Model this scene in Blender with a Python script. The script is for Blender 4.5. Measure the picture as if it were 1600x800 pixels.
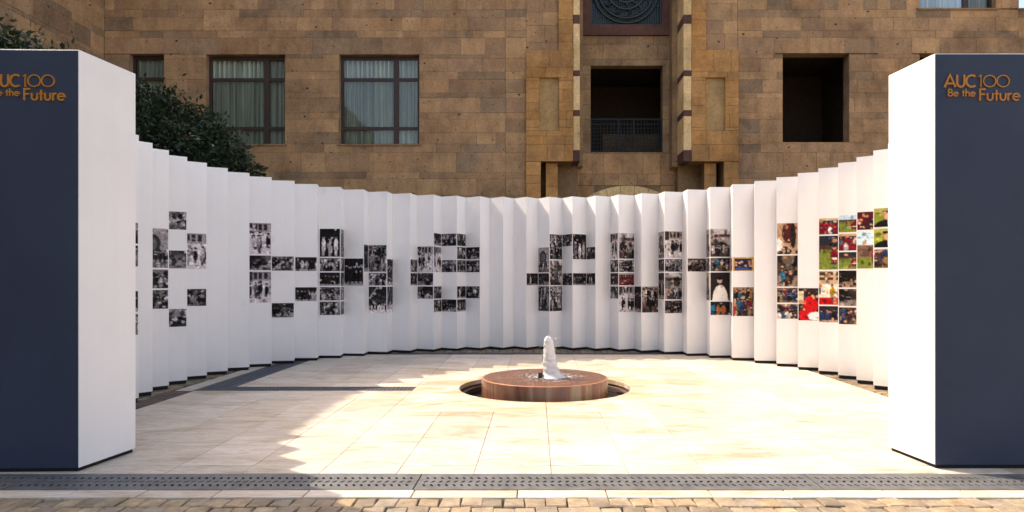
import bpy, bmesh, math, random
import numpy as np
from mathutils import Vector

random.seed(7)
RNG = np.random.default_rng(11)
R = math.radians
scene = bpy.context.scene
for o in list(bpy.data.objects):
    bpy.data.objects.remove(o, do_unlink=True)
COL = scene.collection

# ------------------------------------------------------------------ camera
FPX, PX, PY, CAMH = 1050.0, 838.3, 437.3, 1.5       # focal length and principal point in photo pixels
cam = bpy.data.cameras.new('camera')
cam.sensor_fit = 'HORIZONTAL'
cam.sensor_width = 36.0
cam.lens = FPX / 1600.0 * 36.0
cam.shift_x = (800.0 - PX) / 1600.0
cam.shift_y = (PY - 400.0) / 1600.0
cam.clip_start = 0.05
cam.clip_end = 2000
camo = bpy.data.objects.new('camera', cam)
COL.objects.link(camo)
camo.location = (0, 0, CAMH)
camo.rotation_euler = (R(90), 0, 0)
scene.camera = camo

# ------------------------------------------------------------------ sky, sun, exposure
SUN_EL, SUN_AZ = 45.5, -55.5          # azimuth from +Y towards +X
w = bpy.data.worlds.new('World')
scene.world = w
w.use_nodes = True
nt = w.node_tree
sky = nt.nodes.new('ShaderNodeTexSky')
sky.sky_type = 'NISHITA'
sky.sun_disc = False
sky.sun_elevation = R(SUN_EL)
sky.sun_rotation = R(SUN_AZ)
sky.dust_density = 3.0
sky.air_density = 0.9
sky.ozone_density = 0.0
nt.links.new(sky.outputs[0], nt.nodes['Background'].inputs[0])
nt.nodes['Background'].inputs[1].default_value = 0.15

sl = bpy.data.lights.new('sun', 'SUN')
sl.energy = 2.0
sl.angle = R(0.5)
sl.color = (1.0, 0.955, 0.89)
so = bpy.data.objects.new('sun', sl)
COL.objects.link(so)
tosun = Vector((math.sin(R(SUN_AZ)) * math.cos(R(SUN_EL)), math.cos(R(SUN_AZ)) * math.cos(R(SUN_EL)), math.sin(R(SUN_EL))))
so.rotation_euler = tosun.to_track_quat('Z', 'Y').to_euler()
so.location = (-20, 10, 25)

vs = scene.view_settings
vs.view_transform = 'Standard'
vs.look = 'None'
vs.exposure = 1.46
vs.use_white_balance = True            # the camera was set for the shade
vs.white_balance_temperature = 7700
vs.white_balance_tint = 14
vs.gamma = 1.0
vs.use_curve_mapping = False
scene.render.engine = 'CYCLES'
scene.cycles.max_bounces = 8
scene.cycles.diffuse_bounces = 5
scene.cycles.transparent_max_bounces = 8
scene.cycles.caustics_reflective = False
scene.cycles.caustics_refractive = False
scene.cycles.sample_clamp_indirect = 6.0

# ------------------------------------------------------------------ helpers
def empty(name, loc=(0, 0, 0)):
    o = bpy.data.objects.new(name, None)
    o.empty_display_size = 0.3
    o.location = loc
    COL.objects.link(o)
    return o

def tag(o, label=None, cat=None, group=None, kind=None):
    if label: o['label'] = label
    if cat: o['category'] = cat
    if group: o['group'] = group
    if kind: o['kind'] = kind
    return o

def link(name, me, mat, parent=None, loc=None):
    o = bpy.data.objects.new(name, me)
    COL.objects.link(o)
    if mat is not None and len(me.materials) == 0:
        me.materials.append(mat)
    if parent is not None:
        o.parent = parent
        if loc is None:
            p = parent
            off = Vector((0, 0, 0))
            while p is not None:
                off += p.location
                p = p.parent
            o.location = -off          # mesh given in world coordinates
        else:
            o.location = loc
    elif loc is not None:
        o.location = loc
    return o

def vary(tones, lo, hi):
    f = random.uniform(lo, hi)              # one factor for all three channels: the hue stays
    return tuple(v * f for v in random.choice(tones))

class MB:
    """collects faces in world coordinates; one build() is one mesh object"""
    def __init__(s):
        s.v = []; s.f = []; s.c = []; s.col = None
    def face(s, pts):
        n = len(s.v)
        s.v += [tuple(p) for p in pts]
        s.f.append(tuple(range(n, n + len(pts))))
        s.c.append(s.col)
    def quads(s, v, f):
        n = len(s.v)
        s.v += [tuple(p) for p in v]
        for q in f:
            s.f.append(tuple(i + n for i in q)); s.c.append(s.col)
    def box(s, x0, x1, y0, y1, z0, z1):
        v = [(x0, y0, z0), (x1, y0, z0), (x1, y1, z0), (x0, y1, z0), (x0, y0, z1), (x1, y0, z1), (x1, y1, z1), (x0, y1, z1)]
        s.quads(v, [(0, 3, 2, 1), (4, 5, 6, 7), (0, 1, 5, 4), (1, 2, 6, 5), (2, 3, 7, 6), (3, 0, 4, 7)])
    def block(s, o, u, v, n, a0, a1, b0, b1, d0, d1, ch):
        """chamfered slab on a plane: o origin, u/v in-plane axes, n outward; front at d1 (outward), back at d0"""
        O, U, V, N = Vector(o), Vector(u), Vector(v), Vector(n)
        P = lambda a, b, d: O + U * a + V * b + N * d
        ring = []
        for d, i in ((d0, 0), (d1 - ch, 0), (d1, ch)):
            ring.append([P(a0 + i, b0 + i, d), P(a1 - i, b0 + i, d), P(a1 - i, b1 - i, d), P(a0 + i, b1 - i, d)])
        vv = ring[0] + ring[1] + ring[2]
        ff = []
        for r in (0, 4):
            for k in range(4):
                ff.append((r + k, r + (k + 1) % 4, r + 4 + (k + 1) % 4, r + 4 + k))
        ff.append((8, 9, 10, 11))
        s.quads(vv, ff)
    def tube(s, pts, rad, n=6, caps=True):
        pts = [Vector(p) for p in pts]
        rr = rad if isinstance(rad, (list, tuple)) else [rad] * len(pts)
        base = len(s.v)
        up = Vector((0.13, 0.27, 1)).normalized()
        for i, p in enumerate(pts):
            t = (pts[min(i + 1, len(pts) - 1)] - pts[max(i - 1, 0)]).normalized()
            if abs(t.dot(up)) > 0.97:
                a = t.cross(Vector((1, 0, 0))).normalized()
            else:
                a = t.cross(up).normalized()
            b = t.cross(a)
            for k in range(n):
                th = 2 * math.pi * k / n
                s.v.append(tuple(p + (a * math.cos(th) + b * math.sin(th)) * rr[i]))
        for i in range(len(pts) - 1):
            for k in range(n):
                s.f.append((base + i * n + k, base + i * n + (k + 1) % n, base + (i + 1) * n + (k + 1) % n, base + (i + 1) * n + k)); s.c.append(s.col)
        if caps:
            s.f.append(tuple(base + k for k in range(n))[::-1]); s.c.append(s.col)
            s.f.append(tuple(base + (len(pts) - 1) * n + k for k in range(n))); s.c.append(s.col)
    def lathe(s, prof, cx, cy, n=64, closed=False):
        base = len(s.v)
        for r, z in prof:
            for k in range(n):
                th = 2 * math.pi * k / n
                s.v.append((cx + r * math.cos(th), cy + r * math.sin(th), z))
        for i in range(len(prof) - 1):
            for k in range(n):
                s.f.append((base + i * n + k, base + i * n + (k + 1) % n, base + (i + 1) * n + (k + 1) % n, base + (i + 1) * n + k)); s.c.append(s.col)
    def mesh(s, name, smooth=False, recalc=True):
        me = bpy.data.meshes.new(name)
        me.from_pydata(s.v, [], s.f)
        if any(c is not None for c in s.c):
            at = me.color_attributes.new('tone', 'FLOAT_COLOR', 'CORNER')
            buf = []
            for f, c in zip(s.f, s.c):
                cc = (*(c or (1, 1, 1)), 1.0)
                buf += list(cc) * len(f)
            at.data.foreach_set('color', buf)
        if recalc:
            bm = bmesh.new(); bm.from_mesh(me)
            bmesh.ops.recalc_face_normals(bm, faces=bm.faces)
            bm.to_mesh(me); bm.free()
        if smooth:
            me.shade_smooth()
        me.update()
        return me
    def build(s, name, mat, parent=None, smooth=False, recalc=True):
        return link(name, s.mesh(name, smooth, recalc), mat, parent)

# ------------------------------------------------------------------ materials
def newmat(name):
    m = bpy.data.materials.new(name)
    m.use_nodes = True
    t = m.node_tree
    b = t.nodes['Principled BSDF']
    return m, t, b

def N(t, kind, **kw):
    n = t.nodes.new(kind)
    for k, v in kw.items():
        if k.startswith('i_'):
            n.inputs[k[2:].replace('_', ' ')].default_value = v
        else:
            setattr(n, k, v)
    return n

def L(t, a, b): t.links.new(a, b)

def mixc(t, fac, a, b, mode='MIX'):
    n = t.nodes.new('ShaderNodeMix'); n.data_type = 'RGBA'; n.blend_type = mode
    for sock, val in ((n.inputs[0], fac), (n.inputs[6], a), (n.inputs[7], b)):
        if hasattr(val, 'is_linked') or hasattr(val, 'links'):
            t.links.new(val, sock)
        else:
            sock.default_value = (*val, 1) if isinstance(val, tuple) and len(val) == 3 else val
    return n.outputs[2]

def ramp(t, src, stops):
    n = t.nodes.new('ShaderNodeValToRGB')
    e = n.color_ramp.elements
    while len(e) < len(stops): e.new(0.5)
    for el, (p, c) in zip(e, stops):
        el.position = p
        el.color = (*c, 1) if isinstance(c, tuple) else (c, c, c, 1)
    t.links.new(src, n.inputs[0])
    return n.outputs[0]

def noise(t, scale, detail=4, rough=0.55, vec=None, dist=0.0):
    n = N(t, 'ShaderNodeTexNoise')
    n.inputs['Scale'].default_value = scale
    n.inputs['Detail'].default_value = detail
    n.inputs['Roughness'].default_value = rough
    n.inputs['Distortion'].default_value = dist
    if vec is None:
        g = t.nodes.new('ShaderNodeNewGeometry'); vec = g.outputs['Position']
    t.links.new(vec, n.inputs['Vector'])
    return n.outputs['Fac']

def scaled_pos(t, s, local=False):
    if local:
        g = t.nodes.new('ShaderNodeTexCoord'); src = g.outputs['Object']
    else:
        g = t.nodes.new('ShaderNodeNewGeometry'); src = g.outputs['Position']
    m = t.nodes.new('ShaderNodeMapping')
    m.inputs['Scale'].default_value = s
    t.links.new(src, m.inputs['Vector'])
    return m.outputs[0]

def bump(t, b, h, strength=0.3, dist=0.01):
    n = t.nodes.new('ShaderNodeBump')
    n.inputs['Strength'].default_value = strength
    n.inputs['Distance'].default_value = dist
    t.links.new(h, n.inputs['Height'])
    t.links.new(n.outputs[0], b.inputs['Normal'])

def attr(t, name='tone'):
    a = t.nodes.new('ShaderNodeAttribute'); a.attribute_name = name
    return a.outputs['Color']

def make_stone(name, pits=True, rough=0.85, grain=1.0):
    m, t, b = newmat(name)
    base = attr(t)
    n1 = noise(t, 1.6, 6, 0.65)
    c = mixc(t, 1.0, base, ramp(t, n1, [(0.25, (0.66, 0.64, 0.62)), (0.5, (1, 1, 1)), (0.8, (1.25, 1.22, 1.15))]), 'MULTIPLY')
    n2 = noise(t, 14, 5, 0.7)
    c = mixc(t, 0.75, c, ramp(t, n2, [(0.3, (0.7, 0.68, 0.66)), (0.7, (1.22, 1.22, 1.2))]), 'MULTIPLY')
    nb = noise(t, 5.0, 3, 0.5, scaled_pos(t, (1, 1, 0.4)))
    c = mixc(t, 0.5, c, ramp(t, nb, [(0.35, (0.8, 0.78, 0.78)), (0.65, (1.12, 1.1, 1.05))]), 'MULTIPLY')
    st = noise(t, 0.55, 5, 0.65, scaled_pos(t, (1, 1, 0.7)), 0.5)
    c = mixc(t, 0.8, c, ramp(t, st, [(0.34, (0.68, 0.66, 0.66)), (0.5, (1, 1, 1)), (0.72, (1.1, 1.09, 1.06))]), 'MULTIPLY')
    h = n2
    if pits:
        v = N(t, 'ShaderNodeTexVoronoi'); v.inputs['Scale'].default_value = 2.1
        v.inputs['Randomness'].default_value = 1.0
        L(t, scaled_pos(t, (1, 1, 1.35)), v.inputs['Vector'])
        n3 = noise(t, 9, 2)
        add = N(t, 'ShaderNodeMath', operation='ADD'); L(t, v.outputs['Distance'], add.inputs[0])
        sc = N(t, 'ShaderNodeMath', operation='MULTIPLY'); L(t, n3, sc.inputs[0]); sc.inputs[1].default_value = 0.16
        L(t, sc.outputs[0], add.inputs[1])
        mask = ramp(t, add.outputs[0], [(0.135, 1.0), (0.175, 0.0)])
        # only some cells carry a pit
        sep = N(t, 'ShaderNodeSeparateColor'); L(t, v.outputs['Color'], sep.inputs[0])
        sel = N(t, 'ShaderNodeMath', operation='GREATER_THAN'); L(t, sep.outputs[0], sel.inputs[0]); sel.inputs[1].default_value = 0.35
        mm = N(t, 'ShaderNodeMath', operation='MULTIPLY'); L(t, mask, mm.inputs[0]); L(t, sel.outputs[0], mm.inputs[1])
        c = mixc(t, mm.outputs[0], c, (0.035, 0.025, 0.02))
        v2 = N(t, 'ShaderNodeTexVoronoi'); v2.inputs['Scale'].default_value = 6
        L(t, scaled_pos(t, (1, 1, 1)), v2.inputs['Vector'])
        m2 = ramp(t, v2.outputs['Distance'], [(0.09, 1.0), (0.15, 0.0)])
        sep2 = N(t, 'ShaderNodeSeparateColor'); L(t, v2.outputs['Color'], sep2.inputs[0])
        sel2 = N(t, 'ShaderNodeMath', operation='GREATER_THAN'); L(t, sep2.outputs[0], sel2.inputs[0]); sel2.inputs[1].default_value = 0.7
        mm2 = N(t, 'ShaderNodeMath', operation='MULTIPLY'); L(t, m2, mm2.inputs[0]); L(t, sel2.outputs[0], mm2.inputs[1])
        c = mixc(t, mm2.outputs[0], c, (0.07, 0.05, 0.04))
    L(t, c, b.inputs['Base Color'])
    b.inputs['Roughness'].default_value = rough
    b.inputs['Specular IOR Level'].default_value = 0.25
    bump(t, b, h, 0.35 * grain, 0.01)
    return m

POOL = (0.115, 9.43, 1.194)           # fountain pool: x, y, radius
M = {}
M['tuff'] = make_stone('tuff_stone')
M['ochre'] = make_stone('ochre_stone', pits=False)

def make_plain(name, col, rough=0.6, spec=0.4, metal=0.0, var=0.12, scale=6, bmp=0.1):
    m, t, b = newmat(name)
    n = noise(t, scale, 5, 0.6)
    lo = tuple(max(0, x * (1 - var)) for x in col); hi = tuple(min(1, x * (1 + var)) for x in col)
    L(t, ramp(t, n, [(0.3, lo), (0.7, hi)]), b.inputs['Base Color'])
    b.inputs['Roughness'].default_value = rough
    b.inputs['Specular IOR Level'].default_value = spec
    b.inputs['Metallic'].default_value = metal
    if bmp: bump(t, b, noise(t, scale * 8, 3), bmp, 0.003)
    return m

def make_white():
    m, t, b = newmat('white_painted_panel')
    st = noise(t, 1.0, 4, 0.6, scaled_pos(t, (26, 26, 0.35)))
    c = ramp(t, st, [(0.3, (0.795, 0.787, 0.787)), (0.7, (0.815, 0.807, 0.805))])
    bl = noise(t, 1.3, 4, 0.6)
    c = mixc(t, 0.6, c, ramp(t, bl, [(0.3, (0.93, 0.925, 0.925)), (0.6, (1, 1, 1))]), 'MULTIPLY')
    v = N(t, 'ShaderNodeTexVoronoi'); v.inputs['Scale'].default_value = 0.9
    L(t, scaled_pos(t, (1, 1, 1)), v.inputs['Vector'])
    sm = ramp(t, v.outputs['Distance'], [(0.03, (0.82, 0.8, 0.8)), (0.09, (1, 1, 1))])
    c = mixc(t, 0.5, c, sm, 'MULTIPLY')
    L(t, c, b.inputs['Base Color'])
    b.inputs['Roughness'].default_value = 0.5
    b.inputs['Specular IOR Level'].default_value = 0.3
    bump(t, b, noise(t, 60, 3), 0.05, 0.002)
    return m
M['white'] = make_white()

def make_navy():
    m, t, b = newmat('navy_vinyl')
    bl = noise(t, 1.4, 4, 0.6)
    c = ramp(t, bl, [(0.3, (0.028, 0.039, 0.070)), (0.7, (0.036, 0.049, 0.084))])
    v = N(t, 'ShaderNodeTexVoronoi'); v.inputs['Scale'].default_value = 2.3
    L(t, scaled_pos(t, (1, 1, 1)), v.inputs['Vector'])
    c = mixc(t, 0.5, c, ramp(t, v.outputs['Distance'], [(0.05, (0.6, 0.6, 0.62)), (0.11, (1, 1, 1))]), 'MULTIPLY')
    L(t, c, b.inputs['Base Color'])
    rr = noise(t, 3, 4)
    L(t, ramp(t, rr, [(0.3, 0.42), (0.7, 0.55)]), b.inputs['Roughness'])
    b.inputs['Specular IOR Level'].default_value = 0.25
    bump(t, b, noise(t, 40, 3), 0.06, 0.002)
    return m
M['navy'] = make_navy()
M['orange'] = make_plain('orange_letter', (0.47, 0.19, 0.025), 0.45, 0.4, 0, 0.08, 9, 0)
M['black'] = make_plain('black_base_and_gap_shade', (0.012, 0.012, 0.013), 0.7, 0.2)
M['frame'] = make_plain('brown_window_frame', (0.045, 0.026, 0.02), 0.5, 0.4)
M['iron'] = make_plain('black_iron', (0.005, 0.012, 0.015), 0.5, 0.25)
M['screen'] = make_plain('teal_iron', (0.010, 0.028, 0.034), 0.4, 0.5)
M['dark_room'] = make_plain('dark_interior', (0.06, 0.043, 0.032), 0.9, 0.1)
M['bark'] = make_plain('bark', (0.10, 0.075, 0.055), 0.9, 0.1, 0, 0.4, 9, 0.6)
M['channel'] = make_plain('drain_channel_dark', (0.02, 0.019, 0.018), 0.8, 0.2)

def make_slab():
    m, t, b = newmat('cream_limestone_slab')
    base = attr(t)
    n1 = noise(t, 1.0, 7, 0.68, scaled_pos(t, (0.9, 2.6, 1)), 0.8)
    c = mixc(t, 0.9, base, ramp(t, n1, [(0.3, (0.66, 0.56, 0.44)), (0.48, (0.98, 0.96, 0.93)), (0.7, (1.06, 1.06, 1.06))]), 'MULTIPLY')
    n2 = noise(t, 3.2, 7, 0.72, scaled_pos(t, (0.8, 3.4, 1)), 1.4)
    c = mixc(t, 0.75, c, ramp(t, n2, [(0.36, (0.74, 0.64, 0.52)), (0.55, (1.04, 1.04, 1.04))]), 'MULTIPLY')
    n3 = noise(t, 0.7, 4, 0.55, scaled_pos(t, (1, 1.7, 1)), 0.7)
    c = mixc(t, ramp(t, n3, [(0.58, 0.0), (0.76, 0.55)]), c, (0.50, 0.36, 0.19))
    # rusty water stains round the pool
    gp = t.nodes.new('ShaderNodeNewGeometry')
    vd = N(t, 'ShaderNodeVectorMath', operation='DISTANCE'); L(t, gp.outputs['Position'], vd.inputs[0]); vd.inputs[1].default_value = (POOL[0], POOL[1], 0)
    mr = N(t, 'ShaderNodeMapRange'); L(t, vd.outputs['Value'], mr.inputs[0]); mr.inputs[1].default_value = 1.1; mr.inputs[2].default_value = 3.0; mr.inputs[3].default_value = 0.9; mr.inputs[4].default_value = 0.0
    ns = ramp(t, noise(t, 1.5, 5, 0.6, scaled_pos(t, (0.8, 1.8, 1)), 0.9), [(0.44, 0.0), (0.66, 1.0)])
    mu = N(t, 'ShaderNodeMath', operation='MULTIPLY'); L(t, mr.outputs[0], mu.inputs[0]); L(t, ns, mu.inputs[1])
    c = mixc(t, mu.outputs[0], c, (0.46, 0.28, 0.11))
    n4 = noise(t, 28, 3, 0.6)
    c = mixc(t, 0.35, c, ramp(t, n4, [(0.3, (0.85, 0.83, 0.8)), (0.6, (1.03, 1.03, 1.03))]), 'MULTIPLY')
    L(t, c, b.inputs['Base Color'])
    b.inputs['Roughness'].default_value = 0.62
    b.inputs['Specular IOR Level'].default_value = 0.3
    bump(t, b, n2, 0.12, 0.004)
    return m
M['slab'] = make_slab()

def make_cobble():
    m, t, b = newmat('cobble_stone')
    base = attr(t)
    oi = t.nodes.new('ShaderNodeObjectInfo')
    n1 = noise(t, 9, 5, 0.65)
    c = mixc(t, 1.0, base, ramp(t, n1, [(0.3, (0.6, 0.55, 0.5)), (0.7, (1.2, 1.18, 1.1))]), 'MULTIPLY')
    c = mixc(t, 0.6, c, ramp(t, oi.outputs['Random'], [(0.0, (0.72, 0.68, 0.64)), (0.6, (1, 1, 1)), (1.0, (1.2, 1.1, 0.95))]), 'MULTIPLY')
    n2 = noise(t, 45, 4, 0.7)
    c = mixc(t, 0.6, c, ramp(t, n2, [(0.3, (0.65, 0.62, 0.6)), (0.65, (1.1, 1.1, 1.1))]), 'MULTIPLY')
    L(t, c, b.inputs['Base Color'])
    b.inputs['Roughness'].default_value = 0.75
    bump(t, b, n1, 0.6, 0.012)
    return m
M['cobble'] = make_cobble()

def make_ground():
    m, t, b = newmat('ground_grout')
    n1 = noise(t, 12, 6, 0.7)
    c = ramp(t, n1, [(0.3, (0.09, 0.068, 0.047)), (0.7, (0.2, 0.155, 0.11))])
    # far away: small pavers the camera cannot pick apart
    br = N(t, 'ShaderNodeTexBrick'); br.inputs['Scale'].default_value = 6.0
    br.inputs['Mortar Size'].default_value = 0.012
    br.inputs['Color1'].default_value = (0.42, 0.34, 0.24, 1); br.inputs['Color2'].default_value = (0.36, 0.29, 0.2, 1); br.inputs['Mortar'].default_value = (0.14, 0.11, 0.08, 1)
    L(t, scaled_pos(t, (1, 1, 1)), br.inputs['Vector'])
    g = t.nodes.new('ShaderNodeNewGeometry')
    vd = N(t, 'ShaderNodeVectorMath', operation='DISTANCE'); L(t, g.outputs['Position'], vd.inputs[0]); vd.inputs[1].default_value = (0, 8.6, 0)
    fac = ramp(t, vd.outputs['Value'], [(0.0, 0.0), (1.0, 1.0)])
    gt = N(t, 'ShaderNodeMath', operation='GREATER_THAN'); L(t, vd.outputs['Value'], gt.inputs[0]); gt.inputs[1].default_value = 9.6
    c2 = mixc(t, 0.6, br.outputs['Color'], ramp(t, n1, [(0.3, (0.7, 0.7, 0.7)), (0.7, (1.15, 1.15, 1.15))]), 'MULTIPLY')
    c = mixc(t, gt.outputs[0], c, c2)
    L(t, c, b.inputs['Base Color'])
    b.inputs['Roughness'].default_value = 0.9
    return m
M['ground'] = make_ground()
M['drain'] = make_plain('grey_drain_stone', (0.125, 0.127, 0.126), 0.6, 0.35, 0, 0.3, 7, 0.4)
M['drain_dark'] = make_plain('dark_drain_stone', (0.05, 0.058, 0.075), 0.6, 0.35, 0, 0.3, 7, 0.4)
M['brown_stone'] = make_plain('brown_edge_stone', (0.12, 0.085, 0.07), 0.8, 0.2, 0, 0.35, 5, 0.4)

def make_glass():
    m, t, b = newmat('window_glass')
    t.nodes.remove(b)
    out = t.nodes['Material Output']
    tr = N(t, 'ShaderNodeBsdfTransparent'); tr.inputs[0].default_value = (0.78, 0.86, 0.86, 1)
    gl = N(t, 'ShaderNodeBsdfGlossy'); gl.inputs['Roughness'].default_value = 0.015
    gl.inputs[0].default_value = (0.9, 0.95, 1, 1)
    fr = N(t, 'ShaderNodeFresnel'); fr.inputs[0].default_value = 1.6
    mx = N(t, 'ShaderNodeMixShader'); L(t, fr.outputs[0], mx.inputs[0]); L(t, tr.outputs[0], mx.inputs[1]); L(t, gl.outputs[0], mx.inputs[2])
    L(t, mx.outputs[0], out.inputs[0])
    bn = N(t, 'ShaderNodeBump'); bn.inputs['Strength'].default_value = 0.04; bn.inputs['Distance'].default_value = 0.05
    L(t, noise(t, 1.2, 2), bn.inputs['Height']); L(t, bn.outputs[0], gl.inputs['Normal'])
    return m
M['glass'] = make_glass()

def make_curtain():
    m, t, b = newmat('pale_curtain')
    st = noise(t, 1, 3, 0.5, scaled_pos(t, (30, 1, 0.3)))  # vertical stripes put the light and shade of the pleats into the colour
    L(t, ramp(t, st, [(0.35, (0.36, 0.39, 0.34)), (0.65, (0.76, 0.76, 0.64))]), b.inputs['Base Color'])
    b.inputs['Roughness'].default_value = 0.9
    return m
M['curtain'] = make_curtain()

def make_leaf():
    m, t, b = newmat('dark_leaf')
    base = attr(t)
    L(t, base, b.inputs['Base Color'])
    b.inputs['Roughness'].default_value = 0.5
    b.inputs['Specular IOR Level'].default_value = 0.3
    out = t.nodes['Material Output']
    tl = N(t, 'ShaderNodeBsdfTranslucent'); L(t, mixc(t, 1.0, base, (1.2, 1.5, 0.5), 'MULTIPLY'), tl.inputs[0])
    mx = N(t, 'ShaderNodeMixShader'); mx.inputs[0].default_value = 0.18
    L(t, b.outputs[0], mx.inputs[1]); L(t, tl.outputs[0], mx.inputs[2]); L(t, mx.outputs[0], out.inputs[0])
    return m
M['leaf'] = make_leaf()

def make_print():
    m, t, b = newmat('photo_print')
    L(t, attr(t, 'print'), b.inputs['Base Color'])
    b.inputs['Roughness'].default_value = 0.6
    b.inputs['Specular IOR Level'].default_value = 0.12
    return m
M['print'] = make_print()

def make_drum(name, side):
    m, t, b = newmat(name)
    n1 = noise(t, 3.0, 6, 0.65, scaled_pos(t, (2.5, 2.5, 0.35)) if side else None, 0.4)
    n2 = noise(t, 60, 3, 0.7)
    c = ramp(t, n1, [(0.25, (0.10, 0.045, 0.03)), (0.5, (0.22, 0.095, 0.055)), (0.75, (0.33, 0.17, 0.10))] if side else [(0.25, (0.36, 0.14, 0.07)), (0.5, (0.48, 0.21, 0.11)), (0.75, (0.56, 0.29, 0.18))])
    c = mixc(t, 0.4, c, ramp(t, n2, [(0.3, (0.7, 0.68, 0.66)), (0.7, (1.25, 1.2, 1.2))]), 'MULTIPLY')
    if side:
        n3 = noise(t, 1.6, 3, 0.5, scaled_pos(t, (3.2, 3.2, 0.2)))
        c = mixc(t, ramp(t, n3, [(0.55, 0.0), (0.66, 0.5)]), c, (0.42, 0.34, 0.22))
    L(t, c, b.inputs['Base Color'])
    b.inputs['Roughness'].default_value = 0.25 if side else 0.35
    bump(t, b, n1, 0.1, 0.01)
    return m
M['drum_side'] = make_drum('wet_granite_side', True)
M['drum_top'] = make_drum('wet_granite_top', False)

def make_water(name, col, bscale, bst, rough=0.03, trans=0.9):
    m, t, b = newmat(name)
    b.inputs['Base Color'].default_value = (*col, 1)
    b.inputs['Roughness'].default_value = rough
    b.inputs['IOR'].default_value = 1.33
    b.inputs['Transmission Weight'].default_value = trans
    h = noise(t, bscale, 4, 0.65, None, 0.6)
    bump(t, b, h, bst, 0.02)
    return m
M['pool_water'] = make_water('pool_water', (0.02, 0.022, 0.02), 9, 0.5, 0.04, 0.0)

def make_film():
    m, t, b = newmat('water_film')
    t.nodes.remove(b)
    out = t.nodes['Material Output']
    tr = N(t, 'ShaderNodeBsdfTransparent')
    gl = N(t, 'ShaderNodeBsdfGlossy'); gl.inputs['Roughness'].default_value = 0.07
    fr = N(t, 'ShaderNodeFresnel'); fr.inputs[0].default_value = 1.45
    mx = N(t, 'ShaderNodeMixShader'); L(t, fr.outputs[0], mx.inputs[0]); L(t, tr.outputs[0], mx.inputs[1]); L(t, gl.outputs[0], mx.inputs[2])
    L(t, mx.outputs[0], out.inputs[0])
    bn = N(t, 'ShaderNodeBump'); bn.inputs['Strength'].default_value = 1.0; bn.inputs['Distance'].default_value = 0.06
    L(t, noise(t, 14, 4, 0.6, None, 0.8), bn.inputs['Height'])
    L(t, bn.outputs[0], gl.inputs['Normal']); L(t, bn.outputs[0], fr.inputs['Normal'])
    return m
M['film'] = make_film()

def make_foam():
    m, t, b = newmat('white_water')
    n1 = noise(t, 22, 4, 0.6, scaled_pos(t, (1, 1, 0.5)))
    L(t, ramp(t, n1, [(0.3, (0.88, 0.9, 0.91)), (0.7, (0.95, 0.96, 0.96))]), b.inputs['Base Color'])
    b.inputs['Roughness'].default_value = 0.25
    b.inputs['Subsurface Weight'].default_value = 0.4
    b.inputs['Transmission Weight'].default_value = 0.3
    b.inputs['IOR'].default_value = 1.33
    b.inputs['Subsurface Radius'].default_value = (0.05, 0.05, 0.06)
    bump(t, b, n1, 0.6, 0.02)
    return m
M['foam'] = make_foam()

# =================================================================== the setting: ground and paving
X0L, X0R = -4.63, 4.5                 # plaza edges
YF, YB = 5.20, 13.5                   # front and back edges of the slab field

def ground():
    mb = MB()
    n = 64
    inner, outer = [], []
    for k in range(n):
        th = 2 * math.pi * (k + 0.5) / n
        c, s_ = math.cos(th), math.sin(th)
        inner.append((POOL[0] + (POOL[2] + 0.03) * c, POOL[1] + (POOL[2] + 0.03) * s_, -0.03))
        q = 220.0 / max(abs(c), abs(s_))
        outer.append((q * c, q * s_ + 20, -0.03))
    for k in range(n):
        mb.face([inner[k], outer[k], outer[(k + 1) % n], inner[(k + 1) % n]])
    o = mb.build('ground', M['ground'])
    tag(o, 'dusty stone ground around the paved plaza', 'ground', kind='structure')
ground()

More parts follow.
